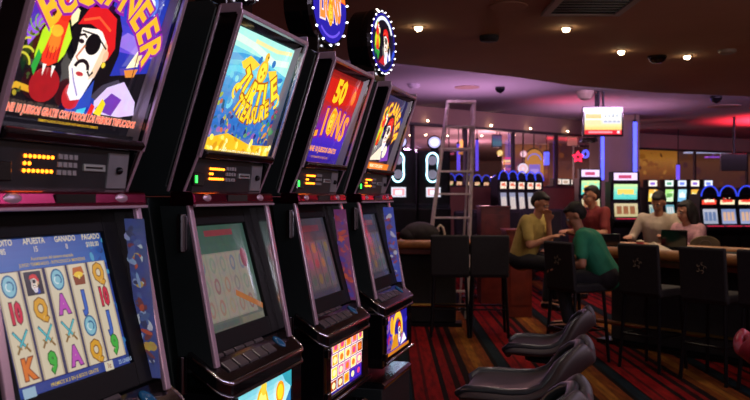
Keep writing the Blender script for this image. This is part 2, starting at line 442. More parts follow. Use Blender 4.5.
def art_turtle():
    A = Art(); A.grad(-.21, .21, 0, .36, ['20509c', '2b68b8', '3888c8', '58b8d8', '9be0dc'])
    A.poly([(-.21, .36), (-.21, .31), (0, .30), (.21, .27), (.21, .36)], 'a8e8dc'); A.line([(-.2, .335), (-.05, .325), (.1, .3), (.2, .31)], .02, 'd8f4e0')
    A.line([(-.2, .27), (-.1, .285), (.0, .29), (.18, .245)], .02, '3c98d0'); A.line([(-.21, .23), (-.1, .25), (.05, .25)], .018, '64c8e0')
    A.line([(-.05, .34), (.1, .335), (.2, .345)], .012, 'e8e0a0')
    blobs(A, -.2, .2, .14, .3, ['3a90c8', '68c8d8', '2c70b8', '88d8d8'], 30, .008, .024)
    blobs(A, -.2, .2, .05, .14, ['203c88', '305898', '609060', 'c06848', '8858a8', '3878a8', '183070', 'd0a040'], 70, .005, .016)
    blobs(A, -.2, -.12, .08, .2, ['38884c', '285c78', '98a848', 'b86048'], 14, .005, .012)
    blobs(A, .12, .2, .06, .2, ['38884c', 'a03c58', 'd08838', '403c88'], 18, .006, .012)
    A.ell(0, .262, .03, .036, 'f0b020'); A.ell(0, .262, .022, .03, 'ffe040'); A.ell(.0, .305, .013, .016, 'e8b838'); A.ell(.006, .308, .003, .004, '302008')
    A.poly([(-.03, .28), (-.10, .295), (-.14, .27), (-.12, .255), (-.06, .258)], 'f4cc38'); A.poly([(.03, .27), (.08, .28), (.115, .24), (.1, .222), (.06, .245)], 'f4cc38')
    A.poly([(-.02, .235), (-.045, .215), (-.01, .225)], 'e8b030'); A.poly([(.02, .235), (.04, .215), (.012, .228)], 'e8b030')
    for x, y in ((-.008, .27), (.01, .262), (-.004, .248)): A.ell(x, y, .006, .006, 'c88818', n=6)
    letters_arc(A, 'TURTLE', 0, .345, .16, -PI / 2, .27, .072, 'ffe030', 'b06010', .72, True, .04)
    letters_arc(A, 'TREASURE', 0, .3, .17, -PI / 2, .16, .05, 'ffd428', 'a05010', .66, True, .04)
    A.arc(-.125, .19, .02, .5, 4.5, .01, 'ffd838'); A.arc(.125, .19, .02, -1.4, 2.6, .01, 'ffd838')
    A.poly([(-.2, .0), (-.2, .05), (-.1, .07), (.05, .045), (.2, .05), (.2, 0)], 'e8b820'); blobs(A, -.19, .19, .01, .06, ['ffe860', 'fff0a0', 'd89818'], 30, .006, .016)
    A.text('GANE HASTA 50 JUEGOS GRATIS', 0, .016, .014, 'fff8c0', .9, .03, 0, 'a86810', .04)
    return A

def lion(A):
    A.ell(0, 0, .5, .62, 'ffb818'); A.ell(0, -.02, .42, .52, 'f08c10'); A.ell(0, -.05, .33, .42, 'ffcf3c')
    for x in (-.14, .14): A.ell(x, .08, .05, .035, '301008'); A.ell(x * 2.1, .42, .09, .09, 'e88818')
    A.poly([(-.09, -.08), (.09, -.08), (0, -.2)], '501808'); A.line([(0, -.2), (0, -.3)], .03, '501808'); A.ell(0, -.34, .1, .06, 'a02010')
    A.line([(-.16, .2), (0, .12), (.16, .2)], .03, '803808')

def art_lions():
    A = Art(); A.grad(-.21, .21, 0, .36, ['2a1474', '3420a8', '5024b8', '8a1c6c', 'b01c1c', 'd83018', '701010'])
    A.poly([(-.21, .255), (-.02, .235), (.21, .26), (.21, .33), (-.21, .33)], 'c81c10')
    for sgn in (-1, 1): A.ell(sgn * .155, .285, .022, .03, 'e87018')
    A.text('50', 0, .285, .085, 'ffc61e', .95, .05, 0, 'b02408', .05)
    letters_arc(A, 'LIONS', .012, -.55, .715, PI / 2, .1, .1, 'ff9a2a', '7a1090', .75, False, .04)
    A.push(.0, .175, .06, .085); lion(A); A.pop()
    A.text('GANE 10 JUEGOS GRATIS', 0, .06, .02, 'ffa030', .95, .03)
    A.text('CON DIAMANTES SALVAJES EXTRA', 0, .03, .008, 'c08050', 1, .01)
    return A

def art_gold_pirate():
    A = Art(); A.rect(-.21, .21, 0, .36, '0b0a28'); A.grad(-.21, .21, .24, .36, ['1a1650', '101040'])
    blobs(A, -.19, .19, .1, .3, ['2a1c78', '5c2088', '1c3090'], 24, .01, .03)
    letters_arc(A, 'BUCCANEER', 0, .14, .16, PI / 2, .33, .062, 'ffca38', 'c06010', .85)
    A.push(.02, .19, .085, .085); pirate_head(A); A.pop()
    A.push(-.1, .19, .085, .13); parrot(A); A.pop()
    A.poly([(-.15, .05), (-.02, .13), (.03, .06)], 'f0e0c8'); A.poly([(.02, .05), (.09, .14), (.15, .06)], '7838a8'); A.ell(.05, .1, .03, .03, 'f8e8d0')
    A.rect(-.2, .2, .012, .042, 'e87818'); A.text('PREMIOS TRIPLICADOS', 0, .027, .016, 'fff0c0', .9, .02)
    return A

SYM = {}
def coin(A): A.ell(0, 0, .42, .5, '2c6c98'); A.ell(0, 0, .34, .42, '8cc8d8'); A.arc(.02, 0, .2, -1, 2.2, .08, '2c6c98'); A.arc(-.04, -.02, .16, 2, 5, .06, 'e8f8f8')
def swords(A):
    for k in (-1, 1):
        A.line([(k * .4, .48), (-k * .2, -.25)], .13, '185c78'); A.line([(k * .38, .44), (-k * .16, -.2)], .07, '58d0d8')
        A.line([(-k * .3, -.1), (-k * .08, -.3)], .07, 'a07828'); A.line([(-k * .2, -.25), (-k * .36, -.46)], .1, '8c6424')
def chest(A):
    A.poly([(-.35, -.4), (.35, -.4), (.4, .05), (-.4, .05)], '8c4010'); A.poly([(-.4, .08), (-.3, .42), (.3, .46), (.4, .12)], 'c86818')
    A.ell(0, .08, .3, .14, 'ffd030'); A.rect(-.06, .06, -.12, .05, 'ffe880')
def skipper(A): A.rect(-.5, .5, -.52, .52, '1a1420'); A.push(.02, .02, .5, .42); pirate_head(A); A.pop()
def sym_text(t, c, o): return lambda A: A.text(t, 0, 0, .82, c, .62 if len(t) > 1 else .8, .05, 0, o, .05)
SYM = dict(O=coin, S=swords, C=chest, P=skipper, T=sym_text('10', 'd81840', '600818'), Q=sym_text('Q', 'e8a818', '8c5c08'),
           A=sym_text('A', 'c850c0', '602068'), J=sym_text('J', '3868c8', '18307c'), N=sym_text('9', '3cb838', '186018'), K=sym_text('K', 'e87818', '883808'))

def screen_buccaneer():
    A = Art(.00012); A.rect(-.19, .19, 0, .312, '1c3c94'); A.grad(-.19, .19, .24, .312, ['2a64b4', '244ea0'])
    blobs(A, .13, .19, .02, .3, ['2878b8', '1c4c9c', '48a0c8', '183878'], 26, .005, .012)
    for t, v, x in (('CREDITO', '985', -.142), ('APUESTA', '15', -.046), ('GANADO', '0', .053), ('PAGADO', '$100.00', .143)):
        A.text(t, x, .300, .0125, 'e8d8b0', .92, .02); A.text(v, x, .283, .0115, 'e0d4b8', .9, .02)
    A.text('Autorizacion del sistema aceptada', 0, .264, .007, 'd8b83c', 1, .01); A.text('JUEGO TERMINADO - INTRODUZCA MONEDAS', 0, .2525, .007, 'd8b83c', 1, .01)
    cols = ['OTSK', 'PQSN', 'OASA', 'CJOQ', 'QTJN']
    A.rect(-.179, .158, .024, .244, '201858')
    for i, cs in enumerate(cols):
        x = -.145 + .0672 * i
        A.rect(x - .0315, x + .0315, .026, .242, 'e6d6b8'); A.rect(x - .0315, x - .027, .026, .242, 'c4b094'); A.rect(x + .027, x + .0315, .026, .242, 'c4b094')
        for j, ch in enumerate(cs):
            A.push(x, .215 - .054 * j, .05, .046); SYM[ch](A); A.pop()
    A.text('PREMIOS X 3 EN JUEGOS GRATIS', -.03, .013, .0075, 'e0c040', 1, .01)
    A.rect(.07, .1, .004, .024, 'e8dcc0'); A.text('1c', .085, .014, .012, '903020', .9); A.text('25 LINEAS', .145, .014, .009, 'a8c0e0', .9)
    A.rect(-.185, -.15, .003, .022, '9fc0d8')
    return A

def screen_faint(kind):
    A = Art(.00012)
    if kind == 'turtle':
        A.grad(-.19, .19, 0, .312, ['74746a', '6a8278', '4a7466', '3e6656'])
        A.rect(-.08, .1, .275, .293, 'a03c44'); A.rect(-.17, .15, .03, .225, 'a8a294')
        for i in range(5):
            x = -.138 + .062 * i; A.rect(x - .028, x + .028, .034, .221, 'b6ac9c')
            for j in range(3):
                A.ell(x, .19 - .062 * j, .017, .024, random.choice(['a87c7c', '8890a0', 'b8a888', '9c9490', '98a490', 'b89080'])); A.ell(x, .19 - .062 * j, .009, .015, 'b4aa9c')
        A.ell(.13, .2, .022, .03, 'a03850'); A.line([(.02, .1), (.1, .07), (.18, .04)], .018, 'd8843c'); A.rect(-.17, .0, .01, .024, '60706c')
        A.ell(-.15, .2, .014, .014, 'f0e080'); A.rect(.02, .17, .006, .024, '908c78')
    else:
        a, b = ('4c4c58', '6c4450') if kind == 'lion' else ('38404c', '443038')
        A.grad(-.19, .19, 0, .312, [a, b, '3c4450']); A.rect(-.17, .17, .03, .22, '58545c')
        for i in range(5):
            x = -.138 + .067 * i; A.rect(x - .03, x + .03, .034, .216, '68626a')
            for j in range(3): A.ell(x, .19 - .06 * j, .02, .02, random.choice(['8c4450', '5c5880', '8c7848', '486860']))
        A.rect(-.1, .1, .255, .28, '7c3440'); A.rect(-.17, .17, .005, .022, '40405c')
    return A

def belly(kind):
    A = Art(); W_, H_ = .195, .195
    if kind == 'buc':
        A.rect(-W_, W_, 0, H_, '0c0a2c'); letters_arc(A, 'BUCCANEER', 0, 0, .13, PI / 2, .32, .045, 'ffca38', 'c06010')
        A.push(.0, .08, .055); pirate_head(A); A.pop()
    elif kind == 'turtle':
        A.grad(-W_, W_, 0, H_, ['e8f6e8', 'd0f0f0', 'a0dce4', '50b0c4'])
        A.poly([(.03, 0), (.12, .06), (.195, .12), (.195, 0)], '2c74a8'); blobs(A, .05, .19, .0, .07, ['1c5890', '3890b0', 'c03040', '48a878'], 16, .006, .016)
        A.poly([(.1, .195), (.14, .15), (.195, .12), (.195, .195)], '2c98a8')
        A.ell(-.03, .1, .045, .07, 'e8b818'); A.ell(-.03, .1, .034, .056, 'fff078'); A.ell(-.02, .165, .02, .024, 'f0c838')
        A.poly([(-.07, .12), (-.14, .08), (-.13, .055), (-.06, .09)], 'f0d040'); A.poly([(.01, .12), (.06, .08), (.04, .06), (0, .09)], 'f0d040')
        A.ell(.1, .125, .033, .033, 'ff9a10'); A.ell(.1, .125, .023, .023, 'ffd820')
    elif kind == 'lion':
        A.rect(-W_, W_, 0, H_, '7c1078'); A.grad(-W_, W_, 0, .05, ['201090', '6018a0'])
        for j in range(4):
            for i in range(5):
                x0 = -.182 + .074 * i; y0 = .01 + .047 * j
                c = random.choice(['ffd840', 'ffb020', 'ff8c40', 'ffe890', 'ff70a0', 'ffc0d8'])
                if (i, j) in ((4, 0), (3, 0)): c = '3018a8'
                if (i, j) in ((0, 0), (1, 0), (4, 2)): c = 'b04818'
                A.rect(x0, x0 + .066, y0, y0 + .041, 'fff0e0' if c != '3018a8' else '5030c0'); A.rect(x0 + .004, x0 + .062, y0 + .003, y0 + .038, c)
                A.ell(x0 + .033, y0 + .02, .02, .012, random.choice(['ff7818', 'fff0b0', 'e04080']), n=10)
    else:
        A.rect(-W_, W_, 0, H_, '1c1488'); blobs(A, -.18, .18, .02, .18, ['2c24b0', '501898', '1040a0', 'a02060'], 30, .01, .03)
        A.arc(.0, .09, .075, -.3, PI + .5, .04, 'c07010'); A.arc(.0, .09, .077, -.2, PI + .4, .03, 'ffc838')
        A.push(.03, .085, .05); pirate_head(A); A.pop()
        A.poly([(-.14, .02), (-.08, .08), (-.02, .08), (.0, .02)], 'd08818'); A.poly([(.04, .02), (.1, .07), (.15, .03)], 'f0e8ff')
        A.ell(-.12, .13, .03, .04, 'e0a020'); A.rect(-W_, W_, 0, .014, 'c07018')
    return A

def topper_art(kind):
    A = Art(); R_ = .136
    A.ell(0, 0, R_, R_, '2018a0', n=40)
    def clip(): pass
    if kind == 'lion':
        A.poly([(R_ * math.cos(a), R_ * math.sin(a)) for a in [PI * (.08 + .84 * i / 16) for i in range(17)]], 'd8381c')
        A.poly([(R_ * .98 * math.cos(a), R_ * .98 * math.sin(a)) for a in [PI * (.08 + .2 * i / 6) for i in range(7)]] + [(.05, .05)], 'ff7a20')
        A.arc(0, 0, .112, -2.3, -.8, .01, '6a50e0'); A.text('LIONS', 0, .0, .105, 'f08c38', .42, .05, 0, 'f8d8e0', .05)
        A.push(0, -.02, .04, .085); lion(A); A.pop()
    elif kind == 'pirate':
        A.ell(0, 0, .128, .128, '10103c', n=32); A.ell(0, .0, .1, .105, '0a0818')
        A.arc(0, .01, .105, .4, PI - .4, .018, 'e8f0ff'); A.poly([(.0, -.11), (.08, -.07), (.07, -.0), (.02, -.03)], 'f8f0ff')
        A.push(-.07, .01, .07, .1); parrot(A); A.pop()
        A.push(.02, .0, .06, .075); pirate_head(A); A.pop()
        A.poly([(.07, -.08), (.1, -.02), (.12, -.04)], '3050d0'); A.poly([(-.07, -.1), (-.02, -.06), (.0, -.11)], 'c02028'); A.poly([(-.11, -.04), (-.08, -.09), (-.06, -.05)], '2c9838')
    else:
        A.ell(0, 0, .12, .12, '2c88c0', n=32); A.push(0, 0, .6); A.ell(0, 0, .06, .08, 'ffe040'); A.pop()
    return A

# ------------------------------------------------------------------ slot machines in the near row
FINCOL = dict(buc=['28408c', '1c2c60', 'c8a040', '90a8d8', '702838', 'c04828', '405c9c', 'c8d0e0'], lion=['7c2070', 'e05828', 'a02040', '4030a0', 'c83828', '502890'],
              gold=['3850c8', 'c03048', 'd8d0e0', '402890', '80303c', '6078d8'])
UPV = Vector((0, -.126, .34)).normalized(); LCV = Vector((0, .081, .30)).normalized()
def strip_along(g, p0, p1, x0, x1, w):
    """square bar from (y,z) p0 to p1 between x0,x1"""
    d = Vector((p1[0] - p0[0], p1[1] - p0[1])); d.normalize(); n = Vector((-d.y, d.x)) * w / 2
    g.prism([(p0[0] + n.x, p0[1] + n.y), (p1[0] + n.x, p1[1] + n.y), (p1[0] - n.x, p1[1] - n.y), (p0[0] - n.x, p0[1] - n.y)], x0, x1)

def slot_machine(s, L, label, kind):
    loc = (s * ST - L * CT, s * CT + L * ST, 0)
    t = thing('slot_machine', label, 'slot machine', loc, PI / 2 - TH, 'upright slot machines in the near row')
    # base and body
    G().prism([(-.03, 0), (-.03, .655), (.09, .655), (.09, .74), (.12, 1.0), (.20, 1.5), (.55, 1.5), (.55, 0)], -.255, .255).build('cabinet', M['black'], t, .004)
    G().prism([(.13, 1.503), (.15, 1.53), (.0, 2.0), (.02, 2.02), (.55, 2.02), (.55, 1.503)], -.245, .245).build('upper_cabinet', M['black'], t, .004)
    # hood round the art glass: two smoked side cheeks, top and bottom lips
    h = G()
    for sx in (-1, 1):
        a, b = sorted((sx * .243, sx * .231))
        h.prism([(.056, 1.612), (-.065, 1.981), (-.01, 2.003), (.145, 1.515), (.10, 1.51)], a, b)
    h.prism([(-.062, 1.984), (-.02, 2.004), (.02, 2.012), (.02, 1.98), (-.03, 1.965)], -.243, .243)
    hood = h.build('hood', M['gloss'], t, .003)
    e = G()
    for sx in (-1, 1):
        a, b = sorted((sx * .245, sx * .233)); strip_along(e, (.057, 1.606), (-.067, 1.983), a, b, .012)
        a, b = sorted((sx * .247, sx * .238)); strip_along(e, (.146, 1.515), (-.010, 2.004), a, b, .008)
        strip_along(e, (.10, 1.512), (.057, 1.61), a, b, .006)
    e.box(-.245, .245, -.072, -.055, 1.978, 1.991); e.box(-.245, -.238, -.07, -.008, 1.984, 2.008); e.box(.238, .245, -.07, -.008, 1.984, 2.008)
    e.build('chrome_edge', M['pink'], hood, .002)
    for sx in (-1, 1):      # splayed chrome linings beside the glass
        c = G()
        v = [(sx * .224, .094, 1.63), (sx * .224, -.028, 1.965), (sx * .232, -.058, 1.975), (sx * .232, .058, 1.625),
             (sx * .231, .098, 1.63), (sx * .231, -.02, 1.965)]
        c.add(v, [(0, 1, 2, 3), (0, 4, 5, 1), (3, 2, 5, 4), (0, 3, 4), (1, 5, 2)])
        c.build('lining', M['satin'], hood)
    G().prism([(.113, 1.615), (-.01, 1.965), (.0, 1.967), (.123, 1.617)], -.228, .228).build('light_box', M['bezel'], t)
    art = dict(buc=art_buccaneer, turtle=art_turtle, lion=art_lions, gold=art_gold_pirate)[kind]()
    art.v = [(x * 1.065, y, z) for x, y, z in art.v]
    art.build('art_glass', M['art'], t, Vector((0, .093, 1.625)), (1, 0, 0), UPV)
    G().prism([(.10, 1.605), (.046, 1.605), (.036, 1.617), (.043, 1.628), (.10, 1.632)], -.226, .226).build('glass_lip', M['gloss'], t, .003)
    # LED and card panel
    G().prism([(.088, 1.512), (.076, 1.604), (.13, 1.604), (.13, 1.512)], -.222, .222).build('display_panel', M['panel'], t)
    pv = Vector((0, -.012, .092)).normalized(); pn = Vector((1, 0, 0)).cross(pv)
    def onp(x, zz, off): # point on the panel
        k = (zz - 1.512) / .092; return Vector((x, .088 - .012 * k, zz)) + pn * off
    g = G()
    for r, (n0, z_) in enumerate(((7, 1.579), (2, 1.565), (7, 1.551))):
        for i in range(n0): g.ball(onp(-.130 + .0133 * i, z_, .001), .0038, 5)
    g.build('led_display', M['led'], t)
    g = G()
    for r in range(3):
        for i in range(4):
            p = onp(-.027 + .0165 * i, 1.582 - .016 * r, 0); g.box(p.x - .006, p.x + .006, p.y - .003, p.y + .003, p.z - .005, p.z + .005)
    g.build('keypad', M['key'], t)
    p = onp(.085, 1.563, .002); cs = G().box(.052, .128, p.y - .003, p.y + .006, p.z - .008, p.z + .008).build('card_slot', M['slotlit'], t, .002)
    G().box(.055, .115, p.y - .0045, p.y - .002, p.z - .002, p.z + .002).build('slit', M['gloss'], cs)
    g = G(); 
    v = [tuple(onp(x, z_, o)) for x in (.14, .215) for z_ in (1.52, 1.598) for o in (-.002, .003)]
    g.add(v, [(0, 1, 3, 2), (4, 6, 7, 5), (0, 4, 5, 1), (2, 3, 7, 6), (0, 2, 6, 4), (1, 5, 7, 3)]).build('lock_plate', M['plate'], t)
    p = onp(.178, 1.56, .006); G().ball(p, .009, 6).build('key_lock', M['darkmetal'], t, smooth=True)
    p = onp(-.2, 1.545, .002); tk = G().box(-.222, -.165, p.y - .002, p.y + .01, 1.53, 1.567).build('ticket_slot', M['gloss'], t, .002)
    G().box(-.214, -.208, p.y - .005, p.y - .001, 1.538, 1.558).build('lamp', M['led_green'], tk)
    # crimson belt strip
    b = G().prism([(.062, 1.476), (.055, 1.484), (.06, 1.51), (.075, 1.515), (.13, 1.515), (.13, 1.476)], -.262, .262).build('belt_strip', M['crimson'], t, .004)
    G().box(-.262, .262, .052, .062, 1.474, 1.481).build('belt_edge', M['pink'], b, .002)
    g = G().box(-.07, .06, .0545, .06, 1.488, 1.506); g.build('belt_slot', M['gloss'], b)
    for x in (-.19, .16):
        G().lathe([(.024, 0), (.026, .004), (.018, .007)], 20, (0, 0, 0), 'z').build('belt_medallion', M['pink'], b, smooth=True, loc=(x, .062, 1.4965), rot=(PI / 2, 0, 0)).scale = (1, .42, 1)
    # side fins beside the game screen
    for sx in (-1, 1):
        a, bb = sorted((sx * .262, sx * .242))
        fin = G().prism([(.08, 1.476), (.0, 1.05), (.10, 1.03), (.16, 1.476)], a, bb).build('side_fin', M['chromed'] if sx > 0 else M['black'], t)
        f2 = G(); strip_along(f2, (.078, 1.478), (-.003, 1.052), a - .001, bb + .001, .011); f2.build('fin_edge', M['pink'], fin, .003)
        f3 = G(); a, bb = sorted((sx * .2415, sx * .240))
        f3.prism([(.08, 1.47), (.006, 1.075), (.055, 1.075), (.14, 1.47)], a, bb); f3.build('mirror_lining', M['chrome'], fin)
        if sx > 0 and kind in FINCOL:  # reflections of game art painted as glowing blobs on the mirror lining
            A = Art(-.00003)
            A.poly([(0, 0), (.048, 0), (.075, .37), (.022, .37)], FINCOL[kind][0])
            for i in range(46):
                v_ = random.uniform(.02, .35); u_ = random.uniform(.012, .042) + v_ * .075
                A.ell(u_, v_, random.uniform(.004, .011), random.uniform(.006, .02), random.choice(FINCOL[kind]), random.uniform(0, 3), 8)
            A.build('reflection_blobs', M['finreflect'], fin, (.2395, .006, 1.08), (0, 1, 0), (0, .06, 1))
    # bezel ring
    def onb(x, w, off):
        o = Vector((0, .052, 1.12)); n = Vector((1, 0, 0)).cross(LCV); return o + Vector((x, 0, 0)) + LCV * w + n * off
    g = G()
    for x0, x1, w0, w1 in ((-.242, -.186, -.05, .37), (.186, .242, -.05, .37), (-.186, .186, -.05, .004), (-.186, .186, .308, .37)):
        v = [tuple(onb(x, w, o)) for x in (x0, x1) for w in (w0, w1) for o in (-.02, .012)]
        g.add(v, [(0, 1, 3, 2), (4, 6, 7, 5), (0, 4, 5, 1), (2, 3, 7, 6), (0, 2, 6, 4), (1, 5, 7, 3)])
    g.build('screen_bezel', M['bezel'], t, .003)
    v = [tuple(onb(x, w, o)) for x in (-.2, .2) for w in (-.02, .33) for o in (-.03, -.004)]
    G().add(v, [(0, 1, 3, 2), (4, 6, 7, 5), (0, 4, 5, 1), (2, 3, 7, 6), (0, 2, 6, 4), (1, 5, 7, 3)]).build('screen_housing', M['bezel'], t)
    scr = screen_buccaneer() if kind == 'buc' else screen_faint(kind)
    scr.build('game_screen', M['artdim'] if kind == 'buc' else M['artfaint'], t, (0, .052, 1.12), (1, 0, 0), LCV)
    # button deck with rounded front corners
    def deck(w, yf, r):
        o = [(-w, .07), (w, .07)]
        for i in range(7): a = -i * PI / 12; o.append((w - r + r * math.cos(a), yf + r + r * math.sin(a)))
        for i in range(7): a = -PI / 2 - i * PI / 12; o.append((-w + r + r * math.cos(a), yf + r + r * math.sin(a)))
        return o
    def tilt(g, z0): # slope the deck: rises to the back
        g.v = [(x, y, z + z0 + (y + .038) * .68) for x, y, z in g.v]; return g
    dk = tilt(G().slab(deck(.282, -.045, .04), -.042, 0), 1.022).build('button_deck', M['gloss'], t, .006)
    rim = deck(.283, -.047, .04)[2:]
    rim = [(.283, .05)] + rim + [(-.283, .05)]
    g = G().tube([(x, y, -.003) for x, y in rim], .0055, 8); tilt(g, 1.022).build('deck_rim', M['chrome'], dk, smooth=True)
    g = G().tube([(x, y, -.04) for x, y in rim], .0045, 8); tilt(g, 1.022).build('deck_lower_rim', M['chromed'], dk, smooth=True)
    for r, (y0, y1) in enumerate(((.022, .042), (-.022, .006))):
        for i in range(5):
            x0 = -.215 + .066 * i
            tilt(G().box(x0, x0 + .056, y0, y1, 0, .007), 1.022).build('button', M['button'], dk, .002)
    g = G().lathe([(.021, 0), (.02, .004), (.014, .007), (.006, .008)], 20, (.175, .0, 0)); tilt(g, 1.022).build('round_button', M['blue_btn'], dk, smooth=True)
    tilt(G().box(.13, .215, .042, .06, 0, .02), 1.022).build('bill_entry', M['magenta'], dk, .003)
    # belly door
    dr = G()
    for x0, x1, z0, z1 in ((-.27, -.193, .75, .985), (.193, .27, .75, .985), (-.193, .193, .75, .79), (-.193, .193, .98, .99)):
        dr.box(x0, x1, -.037, .10, z0, z1)
    dr.box(-.193, .193, -.02, .10, .78, .985)
    door = dr.build('belly_door', M['gloss'], t, .003)
    belly(kind).build('belly_glass', M['art'], door, (0, -.03, .787), (1, 0, 0), (0, 0, 1))
    G().box(-.262, -.254, -.040, -.034, .76, .975).build('door_edge', M['brass'], door)
    for z_ in (.955, .80):
        lk = G().box(-.268, -.238, -.055, -.036, z_ - .016, z_ + .016).build('door_lock', M['chromed'], door, .004)
    G().tube([(-.25, -.05, .77), (.25, -.05, .77)], .006, 8).build('door_bar', M['chromed'], door, smooth=True)
    # hinges low on the left flank
    for z_ in (1.405, 1.03):
        hg = G().box(-.272, -.254, .075, .105, z_ - .045, z_ + .045); hg.tube([(-.27, .09, z_ - .05), (-.27, .09, z_ + .05)], .012, 10)
        hg.build('side_hinge', M['chromed'], t, .002)
    # tray
    tr = G().prism([(-.04, .655), (-.045, .675), (-.03, .684), (.085, .684), (.085, .655)], -.245, .245).build('coin_tray', M['chrome'], t, .004)
    # round sign on a neck
    G().prism([(.05, 2.015), (.05, 2.12), (.15, 2.12), (.15, 2.015)], -.09, .09).build('neck', M['gloss'], t, .005)
    R_ = .158; prof = [(R_ - .012, 0), (R_, .012), (R_, .035), (R_ - .006, .05), (R_ - .006, .115), (.05, .12)]
    dm = G().lathe(prof, 48, axis='y').build('round_sign', M['gloss'], t, smooth=False, loc=(0, .035, 2.222), rot=(0, 0, math.radians(-8)))
    topper_art({'buc': 'pirate', 'gold': 'pirate', 'lion': 'lion', 'turtle': 'turtle'}[kind]).build('sign_face', M['art'], dm, (0, -.0015, 0), (1, 0, 0), (0, 0, 1))
    if kind != 'buc':
        bm_ = G().ball((0, 0, 0), .0036 if kind != 'lion' else .0045, 5)
        n = 24 if kind == 'gold' else 14
        first = None
        for k in range(n):
            a = 2 * PI * (k + .5) / n
            if first is None: first = bm_.build('bulb', M['bulb'], dm, smooth=True); o = first
            else: o = first.copy(); COL.objects.link(o); o.parent = dm
            o.location = (.145 * math.cos(a), -.004, .145 * math.sin(a))
    return t

P0, DP = 2.22, .757
slot_machine(P0 - DP, 1.0, 'nearest slot machine, pirate and parrot art glass over a lit blue reel screen', 'buc')
slot_machine(P0, 1.0, 'slot machine with a bright blue sea turtle art glass, second in the row', 'turtle')
slot_machine(P0 + DP, 1.0, 'slot machine with red and purple lions art glass and gold tiled belly glass', 'lion')
slot_machine(P0 + 2 * DP, 1.0, 'farthest slot machine of the near row, under the round pirate sign ringed by bulbs', 'gold')

# ------------------------------------------------------------------ lounge stools in the aisle
def stool(loc, rz, label, m1='stool', m2='stoolrim', group='low backed stools in the aisle', s_=1.0):
    t = thing('slot_stool', label, 'stool', loc, rz, group); t.scale = (s_, s_, .953)
    # side profile (y, z): seat front to the top of the back; sitter faces -y
    P = [(-.235, .735), (-.25, .765), (-.22, .785), (-.14, .788), (-.05, .784), (.02, .79), (.08, .815), (.135, .86), (.18, .90), (.22, .935), (.25, .95)]
    Wd = [.12, .16, .175, .185, .19, .19, .185, .175, .155, .125, .08]
    g = G(); n = 14; rows = []
    for (y, z), w in zip(P, Wd):
        row = []
        for k in range(n + 1):
            u = -1 + 2 * k / n
            xx = w * math.sin(u * PI / 2)
            row.append((xx, y - .05 * (u * u) * max(0, min(1, (z - .8) / .1)), z + .014 * abs(u) ** 3))
        rows.append(row)
    V = [p for r in rows for p in r]; m = n + 1
    Fc = [(i * m + k, i * m + k + 1, (i + 1) * m + k + 1, (i + 1) * m + k) for i in range(len(P) - 1) for k in range(n)]
    o = G().add(V, Fc).build('seat_shell', M[m1], t, smooth=True)
    sd = o.modifiers.new('s', 'SOLIDIFY'); sd.thickness = .055; sd.offset = -1 if o.data.polygons[20].normal.z > 0 else 1
    o.modifiers.new('b', 'SUBSURF').levels = 2; o.modifiers['b'].render_levels = 2
    rim = [Vector(r[0]) + Vector((0, 0, -.012)) for r in rows] + [Vector(r[-1]) + Vector((0, 0, -.012)) for r in rows[::-1]]
    g = G(); g.tube([tuple(p) for p in rim], .019, 10, closed=True); g.build('side_piping', M[m2], o, smooth=True)
    G().lathe([(.05, .68), (.15, .70), (.15, .72), (.04, .735)], 20).build('seat_plate', M['darkmetal'], t)
    G().lathe([(.028, .02), (.028, .72)], 14).build('pedestal', M['darkmetal'], t, smooth=True)
    G().tube([(.17 * math.cos(a), .17 * math.sin(a), .3) for a in [2 * PI * i / 24 for i in range(24)]], .011, 8, closed=True).tube([(-.17, 0, .3), (.17, 0, .3)], .009, 8).build('foot_ring', M['chromed'], t, smooth=True)
    G().lathe([(.22, 0), (.22, .012), (.06, .035), (.03, .04)], 28).build('base_disc', M['chromed'], t, smooth=True)
    return t
def row_pt(s, L): return (s * ST - L * CT, s * CT + L * ST, 0)
RZ = -(TH) - PI / 2          # facing the machines (local -y points to the row)
def face(deg): return -PI / 2 - TH + math.radians(deg)
stool(row_pt(2.58, .32), face(0), 'purple grey vinyl stool, nearest of the three in the aisle')
stool(row_pt(3.37, .33), face(0), 'purple grey vinyl stool between the nearest and the farthest of the three in the aisle')
stool(row_pt(4.33, .31), face(0), 'purple grey vinyl stool, farthest of the three in the aisle', s_=.86)
stool((X(806, 3.35), 3.35, 0), face(180), 'vinyl stool with red light put into its colour, at the right edge of the picture', 'redlit', 'redlit', 'stools of the facing row')

# ------------------------------------------------------------------ room shell
fl = G().add([(-7, -3, 0), (26, -3, 0), (26, 42, 0), (-7, 42, 0)], [(0, 1, 2, 3)]).build('floor', M['carpet']); tag(fl, kind='structure')
edge = [(-7, 8.0), (-2.5, 8.35), (.18, 9.26), (1.77, 10.35), (2.6, 11.1), (4.06, 11.9), (5.6, 12.35), (8, 12.9), (14, 13.6)]
ce = G().slab([(-7, -3), (14, -3)] + edge[::-1], 3.0, 3.06).build('ceiling', M['ceil']); tag(ce, kind='structure')
cu = G().box(-9, 26, 6, 42, 3.25, 3.33).build('ceiling', M['ceil2']); tag(cu, kind='structure')

